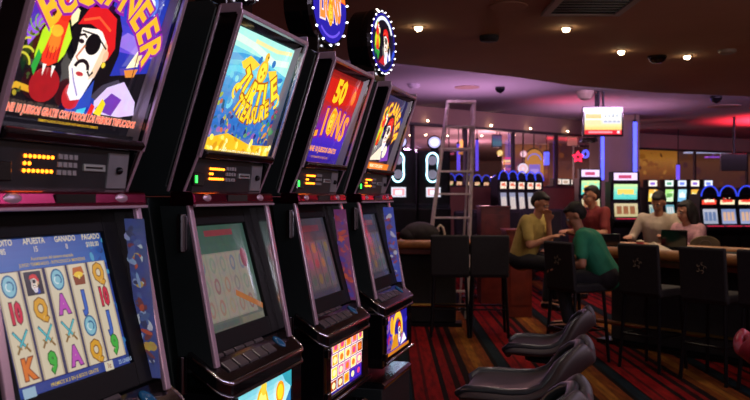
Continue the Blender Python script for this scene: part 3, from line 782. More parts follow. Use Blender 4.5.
WA0, WA1 = Vector((-2.6, 13.4)), Vector((5.25, 19.5))
WB0, WB1 = Vector((5.25, 21.7)), Vector((15.5, 27.6))
def wallseg(A0, A1, name, sill, head, winname, n, y0=0):
    d = (A1 - A0); Ln = d.length; d.normalize(); rz = math.atan2(d.y, d.x)
    w = G().box(0, Ln, 0, .2, 0, sill).build(name, M['wall'], loc=(A0.x, A0.y, 0), rot=(0, 0, rz)); tag(w, kind='structure')
    f = G().box(0, Ln, -.12, .3, head, 3.25).build(name, M['fascia'], loc=(A0.x, A0.y, 0), rot=(0, 0, rz)); tag(f, kind='structure')
    k = G().box(0, Ln, -.16, .02, head - .05, head - .002).build('trim_1', M['mull'], loc=(A0.x, A0.y, 0), rot=(0, 0, rz)); tag(k, kind='structure')
    for i in range(n):
        x0, x1 = Ln * i / n, Ln * (i + 1) / n
        g = G()
        for a in ((x0, x0 + .03, .03, .1, sill, head), (x1 - .03, x1, .03, .1, sill, head), (x0, x1, .03, .1, sill, sill + .04)): g.box(*a)
        o = g.build('window_%d' % (winname + i), M['mull'], loc=(A0.x, A0.y, 0), rot=(0, 0, rz)); tag(o, kind='structure')
        p = G().add([(x0 + .03, .06, sill + .04), (x1 - .03, .06, sill + .04), (x1 - .03, .06, head), (x0 + .03, .06, head)], [(0, 1, 2, 3)]).build('pane', M['glass'], o)
wallseg(WA0, WA1, 'wall_back', 1.70, 2.93, 1, 7)
wallseg(WB0, WB1, 'wall_right', 1.45, 2.86, 8, 5)
tag(G().box(-7, -6.9, -3, 42, 0, 3.3).build('wall_left', M['wall']), kind='structure')
# hall behind the glass
hb = G().box(-9, 26, 40, 40.2, 0, 3.3).build('wall_far', M['wall']); tag(hb, kind='structure')

# ------------------------------------------------------------------ ceiling fixtures
def on_ceil(px, py, h=3.0):
    d = F * (h - EYE) / (197 - py); return X(px, d), d
def downlight(px, py, label, h=3.0, power=30, r=.034):
    x, d = on_ceil(px, py, h); t = thing('downlight', label, 'ceiling light', (x, d, h), 0, 'recessed ceiling downlights')
    G().lathe([(r, -.001), (r + .02, -.003), (r + .022, -.004), (r + .004, -.006), (r, -.004)], 28).build('trim_ring', M['trimring'], t, smooth=True)
    G().lathe([(r * .98, -.008), (r * .9, -.024), (r * .5, -.036), (.005, -.038)], 20).build('lamp', M['lampwarm'], t)
    l = bpy.data.lights.new('down_beam', 'SPOT'); l.energy = power * .6; l.color = (1, .74, .5); l.spot_size = 1.9; l.spot_blend = .6; l.shadow_soft_size = .06
    o = bpy.data.objects.new('down_beam', l); COL.objects.link(o); o.location = (x, d, h - .05)
for a in ((418.5, 27, 'round recessed downlight, leftmost on the brown ceiling'), (566, 28, 'round recessed downlight on the brown ceiling, above the television, nearest the square vent'),
          (621, 51, 'round recessed downlight on the brown ceiling, left of the dome camera'), (687, 56, 'round recessed downlight on the brown ceiling, right of the dome camera')):
    downlight(*a)
def disc(px, py, name, label, cat, r, prof, m, h=3.0):
    x, d = on_ceil(px, py, h); o = G().lathe([(r * a, -b) for a, b in prof], 24, (0, 0, 0)).build(name, m, loc=(x, d, h)); tag(o, label, cat); return o
disc(489, 36, 'ceiling_speaker', 'dark round speaker grille in the brown ceiling, right of the leftmost downlight', 'speaker', .09, [(1, .001), (1, .03), (.85, .05), (.2, .055)], M['black_cloth'])
disc(657, 56, 'dome_camera', 'dark dome camera on the brown ceiling between two downlights', 'camera', .1, [(1, .001), (1, .02), (.8, .05), (.45, .075), (.1, .08)], M['gloss'])
disc(727, 50, 'smoke_detector', 'pale flat smoke detector on the brown ceiling at right', 'smoke detector', .09, [(1, .001), (.95, .03), (.6, .045), (.1, .05)], M['trimring'])
disc(508, 6, 'ceiling_hatch', 'faint round hatch in the brown ceiling at the top of the picture', 'hatch', .15, [(1, .001), (1, .006), (.9, .008), (.1, .008)], M['ceil'])
disc(414, 84, 'smoke_detector', 'small smoke detector on the purple lit ceiling beside the machines', 'smoke detector', .1, [(1, .001), (.95, .04), (.6, .07), (.1, .08)], M['ceil2'], 3.25)
disc(500, 87, 'dome_camera', 'small dark dome camera on the purple lit ceiling', 'camera', .08, [(1, .001), (1, .03), (.7, .08), (.1, .1)], M['gloss'], 3.25)
disc(467, 87, 'ceiling_speaker', 'flat oval speaker grille on the purple lit ceiling, left of the dome camera', 'speaker', .2, [(1, .001), (1, .012), (.1, .014)], M['fascia'], 3.25)
disc(585, 91, 'dome_camera', 'white rimmed dome camera on the purple lit ceiling above the television', 'camera', .14, [(1, .001), (1, .04), (.7, .13), (.1, .16)], M['trimring'], 3.25)
disc(716, 96, 'dome_camera', 'dark dome camera on the red lit end of the ceiling', 'camera', .1, [(1, .001), (1, .04), (.7, .1), (.1, .13)], M['gloss'], 3.25)
disc(724, 106, 'ceiling_speaker', 'flat grille on the red lit end of the ceiling', 'speaker', .3, [(1, .001), (1, .012), (.1, .014)], M['fascia'], 3.25)
x, d = on_ceil(590, 4)
v = thing('ceiling_vent', 'square dark air vent in the brown ceiling at the top of the picture', 'vent', (x, d, 3.0))
g = G()
for a in ((-.32, .32, -.32, -.26), (-.32, .32, .26, .32), (-.32, -.26, -.26, .26), (.26, .32, -.26, .26)): g.box(*a, -.03, -.001)
g.build('frame', M['trimring'], v, .004)
g = G()
for i in range(6):
    y = -.22 + i * .088; g.box(-.26, .26, y, y + .05, -.022, -.008)
g.build('louvre', M['darkmetal'], v)
def fascia_pt(px, z):   # a point on the face of the back fascia
    k = (px - 375) / F; dd = WA1 - WA0; t_ = (WA0.x - k * WA0.y) / (k * dd.y - dd.x); p = WA0 + dd * t_; return p.x + .10, p.y - .14, z
for px in (486, 525, 423, 562):
    x, y, z_ = fascia_pt(px, 2.975)
    o = G().lathe([(.02, -.012), (.02, .0), (.01, .006)], 12, axis='z').build('soffit_lamp', M['lampwarm'], loc=(x - .02, y - .05, z_), rot=(0, 0, 0))
    tag(o, 'tiny warm lamp on the edge over the glass wall', 'lamp', 'tiny warm lamps along the glass wall')

# ------------------------------------------------------------------ column, neon and television
cx_, cd = X(619, 17.6), 17.6
cl = G().box(-.43, .43, 0, .8, 0, 3.25).build('trim_2', M['column'], loc=(cx_, cd, 0)); tag(cl, kind='structure')
def neon(px, py0, py1, d, w, label, m='neon'):
    t = thing('neon_tube', label, 'neon light', (X(px, d), d, Z(py1, d)), 0, 'vertical neon tubes'); h = Z(py0, d) - Z(py1, d)
    G().tube([(0, 0, 0), (0, 0, h)], w, 12).build('tube', M[m], t, smooth=True)
    G().tube([(0, .0, h), (0, .0, 3.249 - Z(py1, d))], .012, 6).tube([(0, 0, h), (0, 0, h + .04)], w * 1.1, 10).build('holder', M['darkmetal'], t)
neon(602.5, 133, 180, 17.5, .036, 'vertical blue neon tube on the left edge of the column under the television')
neon(635, 122, 180, 17.5, .042, 'vertical blue neon tube on the right edge of the column')
neon(595, 138, 178, 18.6, .03, 'dim violet neon tube left of the column', 'neonv')
neon(678, 165, 195, 21.2, .045, 'short violet neon tube at the right hand windows', 'neonv')
tvd = 13.6
tv = thing('television', 'flat television with a bright pale screen and red ticker, hanging from the ceiling', 'television', (X(603, tvd), tvd, 0), .0)
zt, zb = Z(106.5, tvd), Z(136.5, tvd); hw = 20.3 / F * tvd
G().box(-hw, hw, 0, .07, zb, zt).build('housing', M['gloss'], tv, .008)
A = Art(.0004); w2 = hw - .03; H2 = zt - zb - .07
A.grad(-w2, w2, 0, H2, ['f8b050', 'ffd880', 'fff4d8', 'e8f4f8', 'c8e8f4'])
A.rect(-w2 * .95, -w2 * .1, H2 * .62, H2 * .8, 'f8c878'); A.rect(-w2 * .95, -w2 * .1, H2 * .38, H2 * .55, 'ffe0a8')
A.rect(0, w2 * .95, H2 * .42, H2 * .55, 'd8dce8'); A.text('6  12  28  35', w2 * .45, H2 * .72, H2 * .09, '405068', .8)
for i in range(4): A.rect(w2 * (.05 + .24 * i), w2 * (.2 + .24 * i), H2 * .47, H2 * .53, 'b0b4c8')
A.rect(-w2, w2, 0, H2 * .17, 'e0182c'); A.rect(-w2 * .8, w2 * .5, H2 * .05, H2 * .12, 'f8a0a8'); A.rect(w2 * .75, w2 * .9, H2 * .04, H2 * .14, 'ffe8e8')
A.build('screen', M['art'], tv, (0, -.003, zb + .035), (1, 0, 0), (0, 0, 1))
G().tube([(-.05, .1, zt - .2), (-.05, .1, 3.249)], .02).tube([(.03, .1, zt - .2), (.03, .1, 3.249)], .02).box(-.12, .12, .06, .13, zb + .2, zt - .1).build('ceiling_mount', M['darkmetal'], tv)
sp = thing('security_camera', 'dark camera with a white highlight just under the television', 'camera', (X(588, 14.0), 14.0, Z(139.5, 14.0)))
G().box(-.13, .11, -.1, .1, -.06, .03).build('housing', M['gloss'], sp, .02); G().ball((-.02, -.1, -.04), (.07, .03, .02), 8).build('lens', M['chrome'], sp, smooth=True)
G().tube([(.14, .02, 0), (.14, .02, 3.249 - Z(139.5, 14.0))], .02).box(.08, .16, 0, .04, -.03, .0).build('bracket', M['darkmetal'], sp)
bx = thing('hanging_monitor', 'dark switched off monitor hanging before the right hand window', 'monitor', (X(735, 18), 18, Z(171, 18)))
G().box(-.30, .27, 0, .09, 0, .38).build('housing', M['gloss'], bx, .01); G().tube([(0, .05, .38), (0, .05, 3.249 - Z(171, 18))], .03).build('ceiling_mount', M['darkmetal'], bx)

# ------------------------------------------------------------------ lit signs in the hall behind the glass
def sign(px, py, w, h, d, fn, name, label, cat='sign', strength='artfar', thick=.06, rz=0):
    """w,h in metres; hangs from the ceiling or stands in the hall at depth d"""
    t = thing(name, label, cat, (X(px, d), d, Z(py, d) - h / 2), rz)
    G().box(-w / 2, w / 2, .0, thick, 0, h).build('sign_box', M['bezel'], t, .004)
    A = Art(.002); fn(A, w, h); A.build('lit_face', M[strength], t, (0, -.004, 0), (1, 0, 0), (0, 0, 1))
    top = 3.249 - (Z(py, d) - h / 2)
    if top > h: G().tube([(0, .03, h), (0, .03, top)], .012).build('hanger', M['darkmetal'], t)
    return t
def s_(px, d): return px * d / F
def plain(c1, c2=None):
    def f(A, w, h):
        A.rect(-w / 2 * .94, w / 2 * .94, h * .05, h * .95, c1)
        if c2: A.rect(-w / 2 * .8, w / 2 * .8, h * .3, h * .7, c2)
    return f
def tvscene(A, w, h): A.grad(-w / 2 * .93, w / 2 * .93, .03, h - .03, ['2c6c88', '5c98b0', '3878a8', '2858a0'])
def clockface(c1, c2):
    def f(A, w, h):
        A.ell(0, h / 2, w / 2 * .95, h / 2 * .95, c1); A.ell(0, h / 2, w / 2 * .75, h / 2 * .75, c2); A.line([(0, h / 2), (0, h * .85)], w * .06, '402040'); A.line([(0, h / 2), (w * .25, h * .55)], w * .06, '402040')
    return f
def stripes2(cs):
    def f(A, w, h):
        n = len(cs)
        for i, c in enumerate(cs): A.rect(-w / 2 * .94, w / 2 * .94, h * (i + .08) / n, h * (i + .92) / n, c)
    return f
sign(497, 141, s_(10, 20), s_(13, 20), 20, tvscene, 'wall_screen', 'blue green screen hanging behind the glass wall', 'screen', 'artdim')
sign(509, 161, s_(12, 21), s_(8, 21), 21, stripes2(['f08828', 'ffd870', 'e0384c']), 'lit_sign', 'small orange and red striped sign behind the glass')
sign(509, 171, s_(9, 21), s_(7, 21), 21.4, stripes2(['a02838', 'd85868']), 'lit_sign', 'dim red sign under the orange striped sign behind the glass', strength='artdim')
def round_sign(px, py, rpx, d, c1, c2, label):
    t = thing('round_lit_sign', label, 'sign', (X(px, d), d, Z(py, d))); r = s_(rpx, d)
    G().lathe([(r, 0), (r, .06), (r * .8, .08)], 24, axis='y').build('drum', M['bezel'], t)
    A = Art(.002); A.ell(0, 0, r * .95, r * .95, c1); A.ell(0, 0, r * .7, r * .7, c2); A.ell(0, 0, r * .3, r * .3, c1); A.build('lit_face', M['artfar'], t, (0, -.004, 0), (1, 0, 0), (0, 0, 1))
    G().tube([(0, .04, r * .9), (0, .04, 3.249 - Z(py, d))], .012).build('hanger', M['darkmetal'], t)
round_sign(500, 153, 3.2, 20.5, 'ffc858', 'fff0b0', 'small yellow round sign left of the striped sign behind the glass')
round_sign(523.5, 154, 3.6, 21.5, 'ffb0c8', 'ffe8f0', 'small pale pink round sign above the larger white round sign')
round_sign(523, 168.5, 5.6, 21, 'f8e8ff', 'ffd0d8', 'white round sign, larger and lower of the two beside the arched sign')
def arch(px0, px1, py0, py1, d):
    t = thing('arched_sign', 'gold arched sign with a violet panel behind the glass', 'sign', (X((px0 + px1) / 2, d), d, Z(py1, d)))
    w = s_(px1 - px0, d) / 2; h = s_(py1 - py0, d)
    pts = [(-w, 0), (w, 0), (w, h * .6)] + [(w * math.cos(a), h * .6 + h * .4 * math.sin(a)) for a in [PI * i / 12 for i in range(1, 12)]] + [(-w, h * .6)]
    g = G(); g.prism([(p[0], p[1]) for p in pts], 0, .1); g.v = [(a, b_, c) for b_, a, c in g.v]; g.build('sign_body', M['bezel'], t)
    A = Art(.003); A.poly([(p[0] * .96, p[1] * .96) for p in pts], 'b87c30'); A.arc(0, h * .55, w * .7, .2, PI - .2, w * .12, '6878e8', ry=h * .25); A.rect(-w * .55, w * .6, .02, h * .45, '8068c8'); A.rect(-w * .4, w * .45, h * .08, h * .3, 'a890e8')
    A.build('lit_face', M['artfar'], t, (0, -.006, 0), (1, 0, 0), (0, 0, 1))
    G().tube([(0, .05, h * .9), (0, .05, 3.249 - Z(py1, d))], .015).build('hanger', M['darkmetal'], t)
arch(524.5, 544, 148, 178, 22.5)
neon(546.5, 152, 165, 21, .07, 'short thick blue neon tube right of the arched sign', 'neon')
neon(458.5, 144, 172, 18.8, .04, 'vertical violet neon tube behind the ladder, left one', 'neonv')
neon(477, 140, 171, 18.8, .035, 'vertical violet neon tube behind the glass just right of the ladder', 'neonv')
sign(449, 151.5, s_(11, 19), s_(7, 19), 19, stripes2(['c02848', '401020', 'c02848']), 'lit_sign', 'dim red two line sign behind the ladder', strength='artdim')
t = thing('figure_eight_lamp', 'orange figure eight lamp behind the glass at the ladder', 'lamp', (X(462.5, 18.6), 18.6, Z(150, 18.6)))
G().lathe([(.075, 0), (.075, .06)], 16, (0, 0, .05), 'y').lathe([(.065, 0), (.065, .06)], 16, (0, 0, .17), 'y').build('body', mat('amber_lamp', 'ffb060', .5, em='ffb060', es=1.6), t)
G().box(-.09, .09, 0, .06, -.1, -.04).build('foot', mat('amber_foot', 'c08030', .5, em='d89040', es=.8), t); G().tube([(0, .03, .2), (0, .03, 3.249 - Z(150, 18.6))], .01).build('hanger', M['darkmetal'], t)
# star
d = 21; t = thing('neon_star', 'red neon star behind the glass left of the column', 'neon sign', (X(578, d), d, Z(157, d)))
pts = []
for i in range(10):
    a = PI / 2 + i * PI / 5; r = s_(5.2 if i % 2 == 0 else 2.4, d); pts.append((r * math.cos(a), 0, r * math.sin(a)))
G().tube(pts, .032, 6, closed=True).build('star_tube', M['neonr'], t); G().tube([(0, .03, .1), (0, .03, 3.249 - Z(157, d))], .01).build('hanger', M['darkmetal'], t)
t = thing('neon_ring', 'small blue neon ring right of the red star', 'neon sign', (X(585.5, d), d, Z(154, d)))
G().tube([(s_(2.6, d) * math.cos(a), 0, s_(3.4, d) * math.sin(a)) for a in [2 * PI * i / 16 for i in range(16)]], .03, 6, closed=True).build('ring_tube', M['neon'], t); G().tube([(0, .03, .08), (0, .03, 3.249 - Z(154, d))], .01).build('hanger', M['darkmetal'], t)
# painted warm wall panels beyond the glass
def wallpanel(px0, px1, py0, py1, d, cols, label, rz=0.):
    w = s_(px1 - px0, d) / 2; h = s_(py1 - py0, d); z0 = Z(py1, d)
    t = thing('mural_panel', label, 'wall panel', (X((px0 + px1) / 2, d), d, 0), rz)
    G().box(-w, w, 0, .1, 0, z0 + h).build('backing', M['wall'], t)
    A = Art(.004); A.grad(-w, w, z0, z0 + h, cols, 6); blobs(A, -w * .9, w * .9, z0 + h * .1, z0 + h * .9, cols, 16, w * .05, w * .18)
    A.build('mural', M['artgold'], t, (0, -.01, 0), (1, 0, 0), (0, 0, 1))
wallpanel(636, 677, 146, 186, 26.5, ['5c2810', 'a05c1c', 'd08c34', 'a86820'], 'warm lit mural with gold figures behind the right hand windows')
wallpanel(678, 752, 146, 192, 28.5, ['4c2028', '5c3020', '6c3c20', '38304c'], 'dim red brown wall panel behind the right hand windows')
wallpanel(549, 592, 136, 180, 27, ['8c4a28', '5c2c28', '4c2430'], 'dim brown panel behind the glass left of the column')
wallpanel(502, 548, 136, 178, 27.5, ['a05048', '7c3c60', 'b06838', '6c3848'], 'warm pinkish panel behind the round signs')
for (a, b, y, dd, c, lb) in ((687, 735, 153, 22.9 + 3, 'b0c0e8', 'long pale blue glowing strip for a reflection line in the right hand window'), (708, 722, 157.5, 27, '9050d8', 'short violet glowing strip for a reflection line in the right hand window')):
    o = G().box(-s_(b - a, dd) / 2, s_(b - a, dd) / 2, 0, .3, 0, .04).tube([(0, .15, .04), (0, .15, 3.249 - Z(y, dd))], .01, 6).build('reflection_strip', mat('strip', c, .5, em=c, es=.9), loc=(X((a + b) / 2, dd), dd, Z(y, dd))); tag(o, lb, 'reflection strip')  # glowing bars stand in for light reflected in the window glass
for i in range(9):
    px = 410 + i * 17.5 + random.uniform(-4, 4); py = 128 + random.uniform(-2, 9); dd = 22 + random.uniform(-1, 2)
    o = G().lathe([(.03, .0), (.03, -.01), (.02, -.02)], 10).build('hall_lamp', M['lampwarm'], loc=(X(px, dd), dd, 3.249)); tag(o, 'tiny warm ceiling lamp in the hall behind the glass', 'lamp', 'tiny ceiling lamps behind the glass')

# ------------------------------------------------------------------ distant slot machines
def far_machine(w, style, label, loc, rz, group, h=1.62, hu=.27, hl=.24, fr=.8, tr=.012):
    """distant upright machine facing -y: body, button deck, lit top sign, upper and lower screens"""
    t = thing('distant_slot_machine', label, 'slot machine', loc, rz, group)
    hw = w / 2; zl = h - hu - hl - .12
    G().prism([(0, 0), (0, zl - .18), (-.12, zl - .1), (-.12, zl - .04), (.07, zl - .02), (.14, h - hu - .09), (.1, h), (.5, h), (.5, 0)], -hw, hw).build('cabinet', M['bezel'], t, .01)
    c = style
    A = Art(.002); ww = hw * fr
    A.grad(-ww, ww, 0, hu, c[0], 3); A.rect(-ww * .7, ww * .7, hu * .33, hu * .66, c[1]); blobs(A, -ww * .8, ww * .8, hu * .1, hu * .9, [c[1], c[0][0]], 8, hu * .05, hu * .12)
    A.build('upper_screen', M['artfar'], t, (0, .128, h - hu - .05), (1, 0, 0), (0, -.1, 1))
    A = Art(.002); A.grad(-ww, ww, 0, hl, c[2], 3)
    for i in range(3): A.rect(-ww * .8 + i * ww * .56, -ww * .8 + i * ww * .56 + ww * .42, hl * .2, hl * .8, c[3])
    A.build('lower_screen', M['artlow'], t, (0, .055, zl), (1, 0, 0), (0, .2, 1))
    G().box(-ww, ww, -.125, -.02, zl - .038, zl - .025).build('button_deck', M['dimred'], t)
    if len(c) > 4 and c[4]:
        A = Art(.002); A.rect(-ww, ww, .02, .15, c[4]); A.rect(-ww * .6, ww * .5, .05, .11, c[5])
        tp = G().box(-hw * .95, hw * .95, .12, .3, h, h + .17).build('top_sign', M['bezel'], t); A.build('lit_face', M['artfar'], tp, (0, .115, h), (1, 0, 0), (0, 0, 1))
    if len(c) > 6 and c[6]:
        G().tube([(hw * .95 * math.cos(a), .1, h - .04 + .17 * math.sin(a)) for a in [PI * i / 14 for i in range(15)]], tr, 8).build('arch_tube', M[c[6]], t)
        G().slab([(hw * .85 * math.cos(a), h - .04 + .15 * math.sin(a)) for a in [PI * i / 14 for i in range(15)]], .1, .3)
        g = G().slab([(hw * .85 * math.cos(a), h - .04 + .15 * math.sin(a)) for a in [PI * i / 14 for i in range(15)]], .12, .3); g.v = [(x, z, y) for x, y, z in g.v]; g.build('arch_body', M['bezel'], t)
    return t
ST1 = (['50c8c0', '80e0c8', 'd8f0a0'], 'ffd060', ['d8c890', 'f0e0b0'], 'a86838', 'f0d8ff', 'c04068')
ST2 = (['e8c040', 'f8e060', 'f0a030'], 'fff8d0', ['b8d8c0', 'e8f0d0'], '50a0b0', 'fff0e0', '8060d0')
ST3 = (['70b0d8', 'b0e0f0'], 'f0f8ff', ['e8b850', 'f8d880'], 'b04838', 'e0e8ff', '6080e8')
ST4 = (['d8f0d0', 'a0e070'], '60a050', ['90d8c8', '60b0c8'], 'f0f0f0', 'e8f8f0', '50a080')
ST5 = (['ffe8c0', 'f8c890'], 'e03828', ['b0b8e0', '8098d0'], 'f0c0a0', None, None, 'neona')
ST6 = (['e83828', 'ff7050'], 'fff0d0', ['a8b0c8', 'd8d8e8'], '7088b8', None, None, 'neona')
def fm(px, d, w, st, label, group, rz=0., h=1.62, z=0., **k): return far_machine(w, st, label, (X(px, d), d, z), rz, group, h, **k)
# the big one right of the column and its neighbours
fm(627.5, 14.6, .52, ST1, 'distant slot machine right of the column with a teal upper screen', 'distant machines on the main floor', h=1.78)
fm(592, 15.4, .42, ST1, 'distant slot machine behind the man in the dark red shirt', 'distant machines on the main floor', h=1.86)
for px, st, lb in ((656, ST2, 'behind the head of the cream shirted person, with a narrow yellow screen'), (672.5, ST4, 'with a pale green screen, first right of the cream shirted person'),
                   (685.5, ST3, 'with a blue white screen, above the long haired woman'), (698.5, ST2, 'with a bright yellow screen right of the long haired woman'), (712, ST3, 'at the right end of the top sign row, under the dark monitor')):
    fm(px, 18.4, .27, st, 'distant slot machine ' + lb, 'row of distant machines with white top signs', h=1.72, rz=.3)
for px, st, lb in ((713, ST6, 'left of the three under blue arches, with a red upper screen'), (731.5, ST5, 'middle of the three under blue arches'), (750, ST5, 'cut off by the right edge of the picture, under a blue arch')):
    fm(px, 13.2, .30, st, 'distant slot machine ' + lb, 'distant machines under blue arches', h=1.55, rz=.1, hu=.12, hl=.24)
# seen over the sill behind the glass
i = 0
base = None
rowpx = [434, 443, 452, 461, 470, 479, 488, 497]
for k, px in enumerate(rowpx):
    dd = 18.6 + .35 * k
    o = far_machine(.26, (['f8e0b0', 'fff0d8', 'e8b080'], ['c05030', '4878c0', '80a848'][k % 3], ['d8a860', 'e8c890'], '803830', None, None, 'neona'), 'distant slot machine under a blue arch standing behind the glass wall', (X(px, dd), dd, .30), .3, 'blue arched machines behind the glass wall', 1.62, .3, .2, .5) if k < 3 else dup(base[k % 3], (X(px, dd), dd, .30), .3, 'distant slot machine under a blue arch standing behind the glass wall')
    base = (base or []) + [o]
for k, px in enumerate((560, 568, 577)):
    dd = 21.5 + .4 * k
    fm(px, dd, .27, (['f0c030', 'ffe070'], 'e88820', ['e0b040', 'f0d070'], 'a06018', 'f8f0e0', 'c0a080'), 'distant slot machine with a yellow screen behind the glass left of the column', 'yellow screened machines behind the glass', rz=.3, h=1.52, z=.30)
b2 = None
for k, px in enumerate((506, 515, 524, 533, 541)):
    dd = 15.6 + .28 * k
    if b2 is None:
        b2 = far_machine(.22, (['f8d8c0', 'fff0e0'], 'd86848', ['c8a0a0', '90a0c0'], 'f0e0d0', None, None, 'neona'), 'distant slot machine under a blue arch in the short row before the glass wall', (X(px, dd), dd, .0), .25, 'short row of blue arched machines before the glass wall', 1.87, .16, .4, .55)
    else: dup(b2, (X(px, dd), dd, .0), .25, 'distant slot machine under a blue arch in the short row before the glass wall')
# two tall machines with figure eight lights
def eight(px, d, label, rz):
    t = thing('figure_eight_machine', label, 'slot machine', (X(px, d), d, 0), rz, 'tall machines with figure eight lights')
    G().prism([(0, 0), (0, .9), (-.1, 1.0), (-.1, 1.35), (0.02, 1.4), (.05, 2.12), (.5, 2.12), (.5, 0)], -.2, .24).build('cabinet', M['bezel'], t, .02)
    g = G(); pts = []
    for cz, r in ((1.985, .078), (1.80, .078)):
        G().lathe([(r * .78, 0), (r * .78, .02)], 24, (0.0, .02, cz), 'y').build('reel_wheel', M['wheel'], t)
    for a in [2 * PI * i / 40 for i in range(40)]:
        pass
    for a in [-.35 + (PI + .7) * i / 20 for i in range(21)]: pts.append((.078 * math.cos(a), .01, 1.985 + .1 * math.sin(a)))
    for a in [PI - .35 + (PI + .7) * i / 20 for i in range(21)]: pts.append((.078 * math.cos(a), .01, 1.80 + .1 * math.sin(a)))
    G().tube(pts, .011, 8, closed=True).build('light_tube', M['neonc'], t)
    A = Art(.002); A.rect(-.09, .1, 0, .13, 'd8d8e8'); A.rect(-.07, .08, .02, .11, 'e8a0a8'); A.rect(-.04, .05, .03, .09, 'f0f0ff'); A.build('lower_screen', M['artfar'], t, (0, -.105, 1.5), (1, 0, 0), (0, .2, 1))
    tp = G().lathe([(.08, 0), (.095, .03), (.095, .08), (.06, .12)], 20, (.03, .06, 2.23), 'y').box(-.02, .08, .08, .14, 2.12, 2.2).build('top_sign', M['bezel'], t)
    A = Art(.002); A.ell(.03, 2.23, .08, .075, 'c8c0ff'); A.ell(.03, 2.23, .055, .05, 'f8f4ff'); A.build('lit_face', M['artfar'], tp, (0, .055, 0), (1, 0, 0), (0, 0, 1))
    return t
eight(432.5, 13.4 * .82, 'tall dark machine with a glowing figure eight, just left of the ladder', .0)
eight(398, 13.2 * .82, 'tall dark machine with a glowing figure eight, half behind the last near slot machine', .0)

# ------------------------------------------------------------------ ladder
ld = 10.35
t = thing('step_ladder', 'aluminium step ladder standing open behind the left gaming table', 'ladder', (X(455, ld), ld, 0))
def LP(px, py, dd=ld): return (X(px, dd) - X(455, ld), dd - ld, Z(py, dd))
kx = lambda py: 448 + (433 - 448) * (py - 101) / (215 - 101)
kr = lambda py: 474 + (468.5 - 474) * (py - 101) / (236 - 101)
def rail(f, name, off):
    zt_, z0 = Z(102, ld), 0.0
    pyb = 197 + EYE * F / ld
    a, b = LP(f(102), 102), LP(f(pyb), pyb)
    G().tube([a, (b[0], b[1] + off, 0)], .025, 8).build(name, M['alu'], t)
rail(kx, 'side_rail', -.15); rail(kr, 'side_rail', -.15)
for f in (kx, kr):
    a = LP(f(106), 106); b = LP(f(322), 322); G().tube([(a[0] * .9, .03, a[2]), (b[0] * .85, .5, 0)], .014, 8).build('rear_leg', M['alu'], t)
for j, py in enumerate((127, 149, 171.5, 194, 217.5, 241, 265, 290)):
    a, b = LP(kx(py), py), LP(kr(py), py); yy = -.15 * (py - 102) / 220
    G().box(a[0], b[0], yy - .04, yy + .03, a[2] - .012, a[2] + .012).build('step', M['alu'], t, .002)
a, b = LP(448, 102), LP(474, 102); G().box(a[0] - .02, b[0] + .02, -.05, .09, a[2] - .015, a[2] + .02).build('top_cap', M['alu'], t, .004)
for py in (150, 240):
    a, b = LP(kx(py), py), LP(kr(py), py); G().tube([(a[0] * .88, .03 + .47 * (py - 106) / 216, a[2]), (b[0] * .85, .03 + .47 * (py - 106) / 216, b[2])], .009, 6).build('rear_brace', M['alu'], t)

# ------------------------------------------------------------------ gaming tables
TU = Vector((.605, -.797)); TN = Vector((.797, .605))
def gaming_table(loc, rz, Lx, dep, label):
    """front edge on y=0 from x=0 to Lx, body reaches +y"""
    t = thing('gaming_table', label, 'table', loc, rz, 'gaming tables')
    def outline(o):
        r = .35; pts = []
        x0, x1, y0, y1 = -o, Lx + o, -o, dep + o
        for cx2, cy2, a0 in ((x1 - r, y0 + r, -PI / 2), (x1 - r, y1 - r, 0), (x0 + r, y1 - r, PI / 2), (x0 + r, y0 + r, PI)):
            for i in range(7): a = a0 + i * PI / 12; pts.append((cx2 + r * math.cos(a), cy2 + r * math.sin(a)))
        return pts
    G().slab(outline(-.12), .93, .965).build('table_top', M['felt'], t)
    G().tube([(x, y, .955) for x, y in outline(-.06)], .052, 12, closed=True).build('padded_rim', M['leather'], t, smooth=True)
    G().slab(outline(-.1), .84, .93).build('apron', M['wood'], t)
    G().box(Lx * .2, Lx * .8, dep * .3, dep * .75, .04, .84).build('pedestal', M['black_cloth'], t, .02)
    G().box(Lx * .15, Lx * .85, dep * .25, dep * .8, 0, .04).build('plinth', M['darkmetal'], t)
    G().tube([(Lx * .1, .12, .25), (Lx * .9, .12, .25)], .022, 8).build('foot_rail', M['brass'], t)
    return t
T0 = Vector((1.84, 8.72))
def tp(a, n, z=0): p = T0 + TU * a + TN * n; return (p.x, p.y, z)
gaming_table((T0.x, T0.y, 0), math.atan2(TU.y, TU.x), 2.7, 1.05, 'long gaming table at right with a tan padded rim, people seated round it')
gaming_table((-.15, 9.5, 0), -.08, 1.35, .5, 'gaming table at left with a tan padded rim, a dark bag on it')

